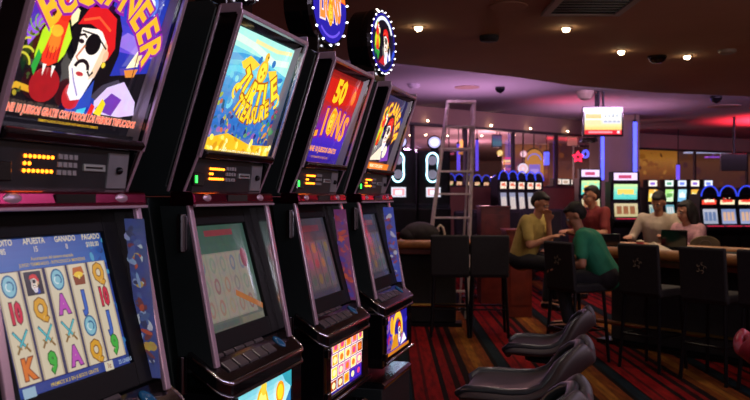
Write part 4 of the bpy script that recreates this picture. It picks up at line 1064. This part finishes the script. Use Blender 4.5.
# chairs: tall black bar chairs
def bar_chair(loc, rz, label, emblem, group):
    t = thing('bar_chair', label, 'chair', loc, rz, group)     # sitter faces +y, back at -y
    G().prism([(-.2, .66), (-.235, 1.09), (-.2, 1.1), (-.155, .66)], -.205, .205).build('backrest', M['black_cloth'], t, .015)
    G().box(-.21, .21, -.19, .2, .64, .72).build('seat', M['black_cloth'], t, .02)
    for sx in (-1, 1):
        for sy in (-1, 1):
            G().tube([(sx * .17, sy * .16, .65), (sx * .2, sy * .2, 0)], .016, 8).build('leg', M['darkmetal'], t)
    g = G()
    for a, b in (((-.19, -.185, .3), (.19, -.185, .3)), ((-.19, .185, .3), (.19, .185, .3)), ((-.19, -.185, .3), (-.19, .185, .3)), ((.19, -.185, .3), (.19, .185, .3))): g.tube([a, b], .01, 8)
    g.build('foot_rest', M['darkmetal'], t)
    if emblem:
        g = G()
        for k in range(5):
            a = 2 * PI * k / 5
            g.tube([(.033 * math.cos(a) + .012 * math.cos(a + u), -.003 * 0, .033 * math.sin(a) + .012 * math.sin(a + u)) for u in [2 * PI * i / 8 for i in range(6)]], .0035, 6)
        g.build('emblem', M['emblem'], t, loc=(0, -.228, .93), rot=(-.08, 0, 0))
    return t
crz = math.atan2(TU.y, TU.x)
def chair_at(a, n, label, turn=0.): return bar_chair(tp(a, n), crz + turn, label, True, 'black bar chairs along the right table')
chair_at(.9, -.66, 'black bar chair under the person in the green shirt', -.2)
chair_at(1.52, -.4, 'black bar chair with a flower emblem before the folded paper on the table')
chair_at(2.12, -.4, 'black bar chair with a flower emblem before the long haired woman')
chair_at(2.62, -.4, 'black bar chair cut off by the right edge of the picture')
bar_chair((X(450, 9.0), 9.0, 0), -.1, 'plain black bar chair before the left table, beside the last slot machine', False, 'plain black bar chairs at the left table')
bar_chair((X(488, 9.0), 8.98, 0), -.06, 'plain black bar chair before the left table, next to the wooden podium', False, 'plain black bar chairs at the left table')
# rounded back chair beyond the table
kc = thing('round_back_chair', 'olive chair back with a round emblem, behind the table right of the woman', 'chair', (X(705, 8.75), 8.75, 0), -.3)
g = G(); o_ = []
for i in range(13): a = PI * i / 12; o_.append((.15 * math.cos(a), 1.0 + .09 * math.sin(a)))
g.prism([(x, z) for x, z in [(.14, .7)] + o_ + [(-.14, .7)]], -.02, .03); g.v = [(y, x, z) for x, y, z in g.v]; g.build('backrest', M['khaki'], kc, .01)
G().tube([(.06 * math.cos(a), -.025, .99 + .05 * math.sin(a)) for a in [2 * PI * i / 20 for i in range(20)]], .006, 6, closed=True).tube([(.06 * math.cos(a), .035, .99 + .05 * math.sin(a)) for a in [2 * PI * i / 20 for i in range(20)]], .006, 6, closed=True).build('emblem', M['emblem'], kc)
G().box(-.19, .19, .0, .38, .64, .71).build('seat', M['khaki'], kc, .02)
for sx in (-1, 1):
    for y in (.03, .35): G().tube([(sx * .16, y, .65), (sx * .19, y, 0)], .015, 8).build('leg', M['darkmetal'], kc)

# podiums
def podium(px0, px1, py, d, label, rz=0.):
    w = s_(px1 - px0, d) / 2; h = Z(py, d); t = thing('wooden_podium', label, 'podium', (X((px0 + px1) / 2, d), d, 0), rz, 'red wooden podiums')
    G().box(-w, w, 0, .45, 0, h - .03).build('body', M['wood'], t, .005); G().box(-w - .015, w + .015, -.015, .465, h - .03, h).build('top', M['wood'], t, .004)
    G().box(-w + .04, w - .04, -.008, 0, .15, h - .12).build('front_panel', M['wood'], t, .003)
podium(481, 510, 206, 11.6, 'tall red wooden podium behind the black bar chairs')
podium(507, 532, 229.5, 10.3, 'short red wooden podium left of the yellow shirted person')

# things on the tables
bag = G().ball((0, 0, .1), (.2, .14, .12), 10).ball((-.12, .0, .07), (.12, .12, .09), 8).ball((.13, .02, .08), (.1, .12, .09), 8).build('dark_bag', M['bag'], loc=(X(420, 9.75), 9.75, .99), smooth=True)
tag(bag, 'dark olive cloth bag slumped on the left gaming table', 'bag')
cup = thing('red_cup', 'red plastic cup on the left gaming table beside the dark bag', 'cup', (X(397, 9.8), 9.8, .968))
G().lathe([(.03, 0), (.04, .11), (.042, .11), (.037, .10), (.02, .02)], 18).build('wall', M['redcup'], cup, smooth=True)
hose = G().tube([(.0, 0, .0), (.02, 0, .1), (.0, 0, .17), (-.03, 0, .2), (-.06, 0, .17), (-.05, 0, .12)], .014, 8).build('white_hose', M['paper'], loc=(X(443, 9.75), 9.75, .97), smooth=True); tag(hose, 'short pale curled hose beside the dark bag on the left table', 'hose')
pp = G().add([(-.17, -.07, 0), (.16, -.1, .0), (.19, .1, 0), (-.14, .12, 0), (.0, 0, .1), (-.02, .04, .085)], [(0, 1, 4), (1, 2, 4), (2, 5, 4), (2, 3, 5), (3, 0, 5), (0, 4, 5), (0, 3, 2, 1)]).build('folded_paper', M['paper'], loc=(tp(1.12, .2, .972)), rot=(0, 0, crz)); tag(pp, 'crumpled cream paper lying on the right table', 'paper')
c2 = thing('red_cup', 'small red and white cup on the right table left of the folded paper', 'cup', tp(.9, .3, .967)); G().lathe([(.03, 0), (.038, .09), (.034, .085)], 16).build('wall', M['redcup'], c2, smooth=True); G().lathe([(.04, .09), (.04, .1), (.02, .105)], 16).build('lid', M['paper'], c2, smooth=True)
def terminal(a, n, w, h, label, rz=0.):
    t = thing('player_terminal', label, 'terminal', tp(a, n, .967), crz + rz, 'black player terminals on the table')
    G().box(-w / 2, w / 2, 0, .04, .02, h).build('housing', M['gloss'], t, .008); G().box(-w / 3, w / 3, -.03, .1, 0, .02).build('foot', M['darkmetal'], t)
    return t
terminal(.42, .35, .34, .15, 'black terminal on the right table behind the green shirted person', .7)
terminal(1.0, .72, .26, .2, 'black terminal on the right table before the cream shirted person', .3)
terminal(.1, .75, .3, .13, 'low black terminal near the yellow shirted person', .7)
chp = thing('card_holder', 'small white and black card holder at the left end of the right table', 'card holder', tp(.3, .2, .968), crz)
G().prism([(0, 0), (.03, .12), (.04, .12), (.05, 0)], -.03, .03).build('holder', M['paper'], chp, .003); G().box(-.03, .03, .0, .005, .02, .05).build('stripe', M['gloss'], chp)

# dark chairs in the distance between podium and glass wall
dc = None
for k, (px, d_) in enumerate(((471, 12.4), (481, 13.6), (493, 14.9), (507, 13.0), (519, 14.2), (534, 15.0), (550, 12.8), (562, 14.2))):
    if dc is None:
        dc = thing('lounge_chair', 'dark padded chair far back on the main floor', 'chair', (X(px, d_), d_, 0), .2, 'dark chairs far back on the main floor')
        G().prism([(.12, .6), (.2, 1.28), (.26, 1.3), (.22, .6)], -.2, .2).build('backrest', M['black_cloth'], dc, .03)
        G().box(-.21, .21, -.2, .2, .6, .7).build('seat', M['black_cloth'], dc, .03); G().lathe([(.2, 0), (.2, .02), (.03, .05), (.03, .6)], 14).build('pedestal', M['chromed'], dc)
    else: dup(dc, (X(px, d_), d_, 0), random.uniform(-.5, .7), 'dark padded chair far back on the main floor')

# ------------------------------------------------------------------ people
def remeshed(g, name, m, parent, vox, sm=6):
    me = bpy.data.meshes.new(name); me.from_pydata(g.v, [], g.f); me.update()
    bm = bmesh.new(); bm.from_mesh(me); bmesh.ops.recalc_face_normals(bm, faces=bm.faces); bm.to_mesh(me); bm.free()
    o = bpy.data.objects.new(name, me); COL.objects.link(o)
    r = o.modifiers.new('r', 'REMESH'); r.mode = 'VOXEL'; r.voxel_size = vox; r.use_smooth_shade = True
    s = o.modifiers.new('s', 'SMOOTH'); s.factor = .5; s.iterations = sm
    dg = bpy.context.evaluated_depsgraph_get(); dg.update()
    nm = bpy.data.meshes.new_from_object(o.evaluated_get(dg)); bpy.data.objects.remove(o); bpy.data.meshes.remove(me)
    nm.name = name; nm.materials.clear(); nm.materials.append(m)
    for p in nm.polygons: p.use_smooth = True
    return link(name, nm, m, parent)
def capsule(g, a, b, ra, rb, n=10):
    a, b = Vector(a), Vector(b); N = 5; pts = [a + (b - a) * i / N for i in range(N + 1)]
    g.tube([tuple(p) for p in pts], [ra + (rb - ra) * i / N for i in range(N + 1)], n + 4); g.ball(tuple(a), ra, 7); g.ball(tuple(b), rb, 7)

def person(loc, rz, label, shirt, lean=.2, side=0., head=(0, 0, 0), hands=None, sleeve='short', hairstyle='short', seat_z=.72, female=False, head_fwd=.04, feet=True, scl=1.0):
    """seated figure facing local -y; hands: targets for left(+x) and right(-x) hand"""
    t = thing('person', label, 'person', loc, rz)
    t.scale = (scl, scl, scl)
    hip = Vector((0, 0, seat_z + .09))
    def sp(h, f=0., w=0.):  # point on the leaning spine
        return Vector((w + side * h, -math.sin(lean) * h - f, hip.z + math.cos(lean) * h))
    chest, neck = sp(.34), sp(.50)
    hw = .165 if female else .19
    sh = [sp(.46, 0, hw), sp(.46, 0, -hw)]
    hd = neck + Vector((0, -head_fwd - .03 * math.sin(lean), .145))
    R = Matrix.Rotation(head[2], 3, 'Z') @ Matrix.Rotation(head[1], 3, 'Y') @ Matrix.Rotation(head[0], 3, 'X')
    def H(x, y, z): return tuple(hd + R @ Vector((x, y, z)))
    g = G(); cl = G(); tr = G()
    # torso
    for gg, e in ((g, 0), (cl, .014)):
        capsule(gg, sp(0.0), sp(.16), .135 + e, .125 + e); capsule(gg, sp(.16), sp(.36), .125 + e, .14 + e)
        capsule(gg, sp(.0, 0, .06), sp(.38, 0, .09), .11 + e, .105 + e); capsule(gg, sp(0, 0, -.06), sp(.38, 0, -.09), .11 + e, .105 + e)
        capsule(gg, sp(.42, 0, hw - .03), sp(.42, 0, -hw + .03), .075 + e, .075 + e)
    capsule(g, neck - Vector((0, 0, .05)), hd - Vector((0, -.01, .06)), .055, .05)
    capsule(cl, sp(.48, -.01, .05), sp(.48, -.01, -.05), .055, .055)
    # head
    def hball(c, r): 
        b = G().ball((0, 0, 0), r, 9); b.v = [tuple(hd + R @ (Vector(c) + Vector(v))) for v in b.v]; g.add(b.v, b.f)
    hball((0, .012, .03), (.077, .095, .092)); hball((0, -.03, -.035), (.058, .062, .075)); hball((0, -.055, -.082), (.028, .026, .024))
    hball((0, -.093, -.012), (.013, .018, .03)); hball((0, -.105, -.028), (.018, .014, .012)); hball((.079, .01, -.01), (.01, .02, .032)); hball((-.079, .01, -.01), (.01, .02, .032))
    hball((.03, -.078, .026), (.028, .012, .008)); hball((-.03, -.078, .026), (.028, .012, .008))
    # arms
    if hands is None: hands = [(.18, -.40, seat_z + .30), (-.18, -.40, seat_z + .30)]
    for k, (sx, tgt) in enumerate(zip((1, -1), hands)):
        S = sh[k]; W_ = Vector(tgt); a, b = .29, .25; dv = W_ - S; dist = min(dv.length, a + b - .01)
        if dv.length > a + b - .01: W_ = S + dv.normalized() * dist
        u = dv.normalized(); ca = (a * a + dist * dist - b * b) / (2 * a * dist); q = a * math.sqrt(max(0, 1 - ca * ca))
        hint = Vector((sx * .5, .25, -1)); perp = (hint - u * hint.dot(u)).normalized(); El = S + u * a * ca + perp * q
        capsule(g, S, El, .05, .04); capsule(g, El, W_, .04, .027)
        if sleeve == 'long': capsule(cl, S, El, .064, .052); capsule(cl, El, El + (W_ - El) * .93, .052, .036)
        else: capsule(cl, S, S + (El - S) * .72, .066, .058)
        # hand: palm, four fingers, thumb
        fd = (W_ - El).normalized(); up = Vector((0, 0, 1)); sd = fd.cross(up)
        if sd.length < .2: sd = Vector((1, 0, 0))
        sd.normalize(); dn = fd.cross(sd).normalized()
        if dn.z > 0: dn = -dn
        pc = W_ + fd * .045
        capsule(g, W_ + sd * .018, pc + sd * .025 + fd * .02, .017, .016); capsule(g, W_ - sd * .018, pc - sd * .025 + fd * .02, .017, .016); capsule(g, W_, pc + fd * .02, .02, .018)
        for i, (o_, ln) in enumerate(((-.03, .055), (-.01, .066), (.011, .07), (.031, .062))):
            k0 = W_ + fd * .085 + sd * o_; k1 = k0 + fd * ln * .5 + dn * .008 + sd * o_ * .25; k2 = k1 + fd * ln * .35 + dn * .025
            capsule(g, k0 - fd * .02, k1, .0105, .0095, 6); capsule(g, k1, k2, .0095, .008, 6)
        th = W_ + fd * .02 + sd * (-sx) * .03; t1 = th + fd * .03 + sd * (-sx) * .028 + dn * .01; capsule(g, th, t1, .0125, .011, 6); capsule(g, t1, t1 + fd * .028 + dn * .008, .011, .009, 6)
    # legs
    for sx in (1, -1):
        Hj = hip + Vector((sx * .085, 0, -.02)); K = Vector((sx * .13, -.42, seat_z + .05)); Ft = Vector((sx * .12, -.36, .36))
        capsule(g, Hj, K, .085, .055); capsule(g, K, Ft, .052, .035); capsule(g, Ft + Vector((0, .03, -.03)), Ft + Vector((0, -.16, -.05)), .035, .03)
        capsule(tr, Hj, K, .1, .07); capsule(tr, K, Ft + Vector((0, 0, .03)), .068, .052)
    capsule(tr, hip + Vector((.07, 0, 0)), hip + Vector((-.07, 0, 0)), .13, .13)
    body = remeshed(g, 'body', M['skin'], t, .0085, 3)
    remeshed(cl, 'shirt', M[shirt], t, .013, 5); remeshed(tr, 'trousers', M['trouser'], t, .016, 5)
    sh_ = G()
    for sx in (1, -1):
        sh1 = G(); capsule(sh1, (sx * .12, -.34, .315), (sx * .12, -.52, .30), .043, .038); sh1.build('shoe', M['gloss'], t, smooth=True)
    for sx in (1, -1):
        e = G().ball(H(sx * .03, -.083, .008), .0125, 7).build('eye', M['eye'], t, smooth=True)
        G().ball(H(sx * .03, -.0925, .008), .0055, 6).build('iris', M['iris'], e, smooth=True)
        q = G(); q.tube([H(sx * .014, -.092, .03), H(sx * .03, -.094, .035), H(sx * .048, -.084, .03)], .004, 6); q.build('eyebrow', M['hair'], t)
    q = G(); q.tube([H(-.022, -.086, -.052), H(-.008, -.095, -.049), H(0, -.096, -.051), H(.008, -.095, -.049), H(.022, -.086, -.052)], .005, 6); q.build('mouth', M['lip'], t, smooth=True)
    hr = G()
    def hb(c, r):
        b = G().ball((0, 0, 0), r, 9); hr.add([tuple(hd + R @ (Vector(c) + Vector(v))) for v in b.v], b.f)
    hb((0, .03, .055), (.083, .092, .085)); hb((0, .05, .02), (.081, .075, .09)); hb((0, -.035, .092), (.06, .045, .03))
    if hairstyle == 'long':
        hb((0, .05, .0), (.095, .095, .11)); hb((0, .07, -.07), (.1, .075, .14)); hb((.05, .05, -.14), (.05, .05, .14)); hb((-.05, .05, -.14), (.05, .05, .14)); hb((0, .075, -.18), (.07, .045, .14)); hb((.07, .0, -.02), (.022, .04, .1)); hb((-.07, .0, -.02), (.022, .04, .1))
    remeshed(hr, 'hair', M['hair'], t, .011, 4)
    return t

def px_at(px, d): return (X(px, d), d, 0)
person(px_at(522, 9.35), math.radians(52), 'person in a yellow polo shirt resting chin on one hand at the table end', 'yellow', .34, 0, (.5, 0, 0), [(.03, -.31, 1.235), (-.12, -.42, 1.06)], head_fwd=.05)
person(tp(1.06, -.44), math.radians(-108), 'person in a green shirt bending forward over the near side of the table', 'green', .5, 0, (.6, 0, .1), [(.16, -.42, .90), (-.16, -.50, 1.02)], sleeve='short', scl=.95)
person(px_at(598, 10.2), math.radians(-60), 'person in a dark red shirt behind the one in green, looking left', 'red', .16, 0, (.1, 0, -.1), [(.15, -.38, 1.1), (-.15, -.38, 1.08)], seat_z=.78)
person(px_at(661, 10.1), math.radians(-28), 'dark haired person in a cream shirt looking down at the table', 'cream', .3, 0, (.55, .1, -.2), [(.14, -.45, 1.04), (-.3, -.40, 1.02)], sleeve='long', seat_z=.72)
person(px_at(693, 9.45), math.radians(-62), 'person with long dark hair in a dusty pink blouse at the table, in profile', 'rose', .16, 0, (.2, 0, -.15), [(.1, -.36, 1.02), (-.1, -.34, 1.01)], sleeve='long', hairstyle='long', female=True, seat_z=.60)

# ------------------------------------------------------------------ lights
def area(name, loc, rot, sx, sy, e, col):
    l = bpy.data.lights.new(name, 'AREA'); l.shape = 'RECTANGLE'; l.size = sx; l.size_y = sy; l.energy = e; l.color = col
    o = bpy.data.objects.new(name, l); COL.objects.link(o); o.location = loc; o.rotation_euler = rot; return o
def spot(name, loc, e, col, size=1.8, rot=(0, 0, 0)):
    l = bpy.data.lights.new(name, 'SPOT'); l.energy = e; l.color = col; l.spot_size = size; l.spot_blend = .7; l.shadow_soft_size = .08
    o = bpy.data.objects.new(name, l); COL.objects.link(o); o.location = loc; o.rotation_euler = rot
# cove strips lying on the lower ceiling and shining over the raised one
for i, (a, b) in enumerate(zip(edge[1:-1], edge[2:])):
    mx_, my_ = (a[0] + b[0]) / 2, (a[1] + b[1]) / 2 - .12; ang = math.atan2(b[1] - a[1], b[0] - a[0]); ln = math.hypot(b[0] - a[0], b[1] - a[1])
    area('cove_strip', (mx_, my_, 3.13), (math.radians(96), 0, ang), ln, .08, 20 * ln, (.80, .45, .85))
spot('cove_wash', (1.5, 13.2, 2.0), 100, (.85, .45, .8), 2.4, (PI, 0, 0))
spot('cove_wash', (4.5, 16.0, 2.0), 100, (.9, .42, .65), 2.4, (PI, 0, 0))
spot('red_wash', (9.6, 18.5, 1.9), 2200, (1, .03, .05), 2.2, (PI, 0, 0))
spot('red_wash', (3.6, 15.0, 2.5), 25, (1, .1, .2), 2.2, (PI, 0, 0))
# hall behind the glass
for p, e, c in (((3.0, 22, 2.3), 260, (1, .5, .5)), ((7.5, 28, 2.3), 260, (1, .6, .4)), ((12, 31, 2.3), 260, (1, .45, .4)), ((-1, 18, 2.3), 90, (.8, .4, .8)), ((3, 26, 2.2), 200, (1, .45, .5))):
    l = bpy.data.lights.new('hall_lamp_light', 'POINT'); l.energy = e; l.color = c; l.shadow_soft_size = .15
    o = bpy.data.objects.new('hall_lamp_light', l); COL.objects.link(o); o.location = p
# added unseen beams, to light the near part of the room
for p in ((.6, .6), (.5, 2.6), (.4, 4.4), (2.4, 1.2)):
    spot('down_beam', (p[0], p[1], 2.95), 20, (1, .8, .68), 2.0)
# warm pools over the tables and the little flash of the camera itself
for p, e in (((2.8, 9.7), 55), ((3.6, 9.0), 50), ((3.4, 11.2), 60), ((.6, 9.4), 30), ((1.4, 8.3), 8)):
    spot('down_beam', (p[0], p[1], 2.95), e, (1, .74, .52), 2.0)
l = bpy.data.lights.new('camera_flash', 'POINT'); l.energy = 12; l.color = (.95, .95, 1); l.shadow_soft_size = .02
o = bpy.data.objects.new('camera_flash', l); COL.objects.link(o); o.location = (.05, -.02, 1.62)
for p, e in (((4.6, 1.2, 2.1), 40), ((5.4, 4.6, 2.2), 30), ((1.8, -1.6, 2.1), 22)):     # added unseen fill lamps, brightening the ceiling and machine fronts
    l = bpy.data.lights.new('fill_lamp', 'POINT'); l.energy = e; l.color = (1, .72, .62); l.shadow_soft_size = .25
    o = bpy.data.objects.new('fill_lamp', l); COL.objects.link(o); o.location = p
area('chrome_fill', (2.9, 2.2, 2.93), (0, math.radians(25), -TH), .25, 6.5, 60, (.86, .72, 1.0))  # added unseen strip, so the chrome edges catch a highlight
w = bpy.data.worlds.new('world'); SC.world = w; w.use_nodes = True
w.node_tree.nodes['Background'].inputs[0].default_value = (.10, .062, .066, 1); w.node_tree.nodes['Background'].inputs[1].default_value = 1.1

# ------------------------------------------------------------------ camera
cam = bpy.data.cameras.new('camera'); co = bpy.data.objects.new('camera', cam); COL.objects.link(co)
cam.sensor_width = 36; cam.lens = F / 750 * 36; cam.clip_start = .05; cam.clip_end = 100
co.location = (0, 0, EYE); co.rotation_euler = (PI / 2 - math.atan(3 / F), 0, 0)
cam.dof.use_dof = True; cam.dof.focus_distance = 2.7; cam.dof.aperture_fstop = 6.5
SC.camera = co
SC.view_settings.view_transform = 'Standard'; SC.view_settings.look = 'None'; SC.view_settings.gamma = 1
SC.view_settings.exposure = 0; SC.view_settings.use_curve_mapping = False
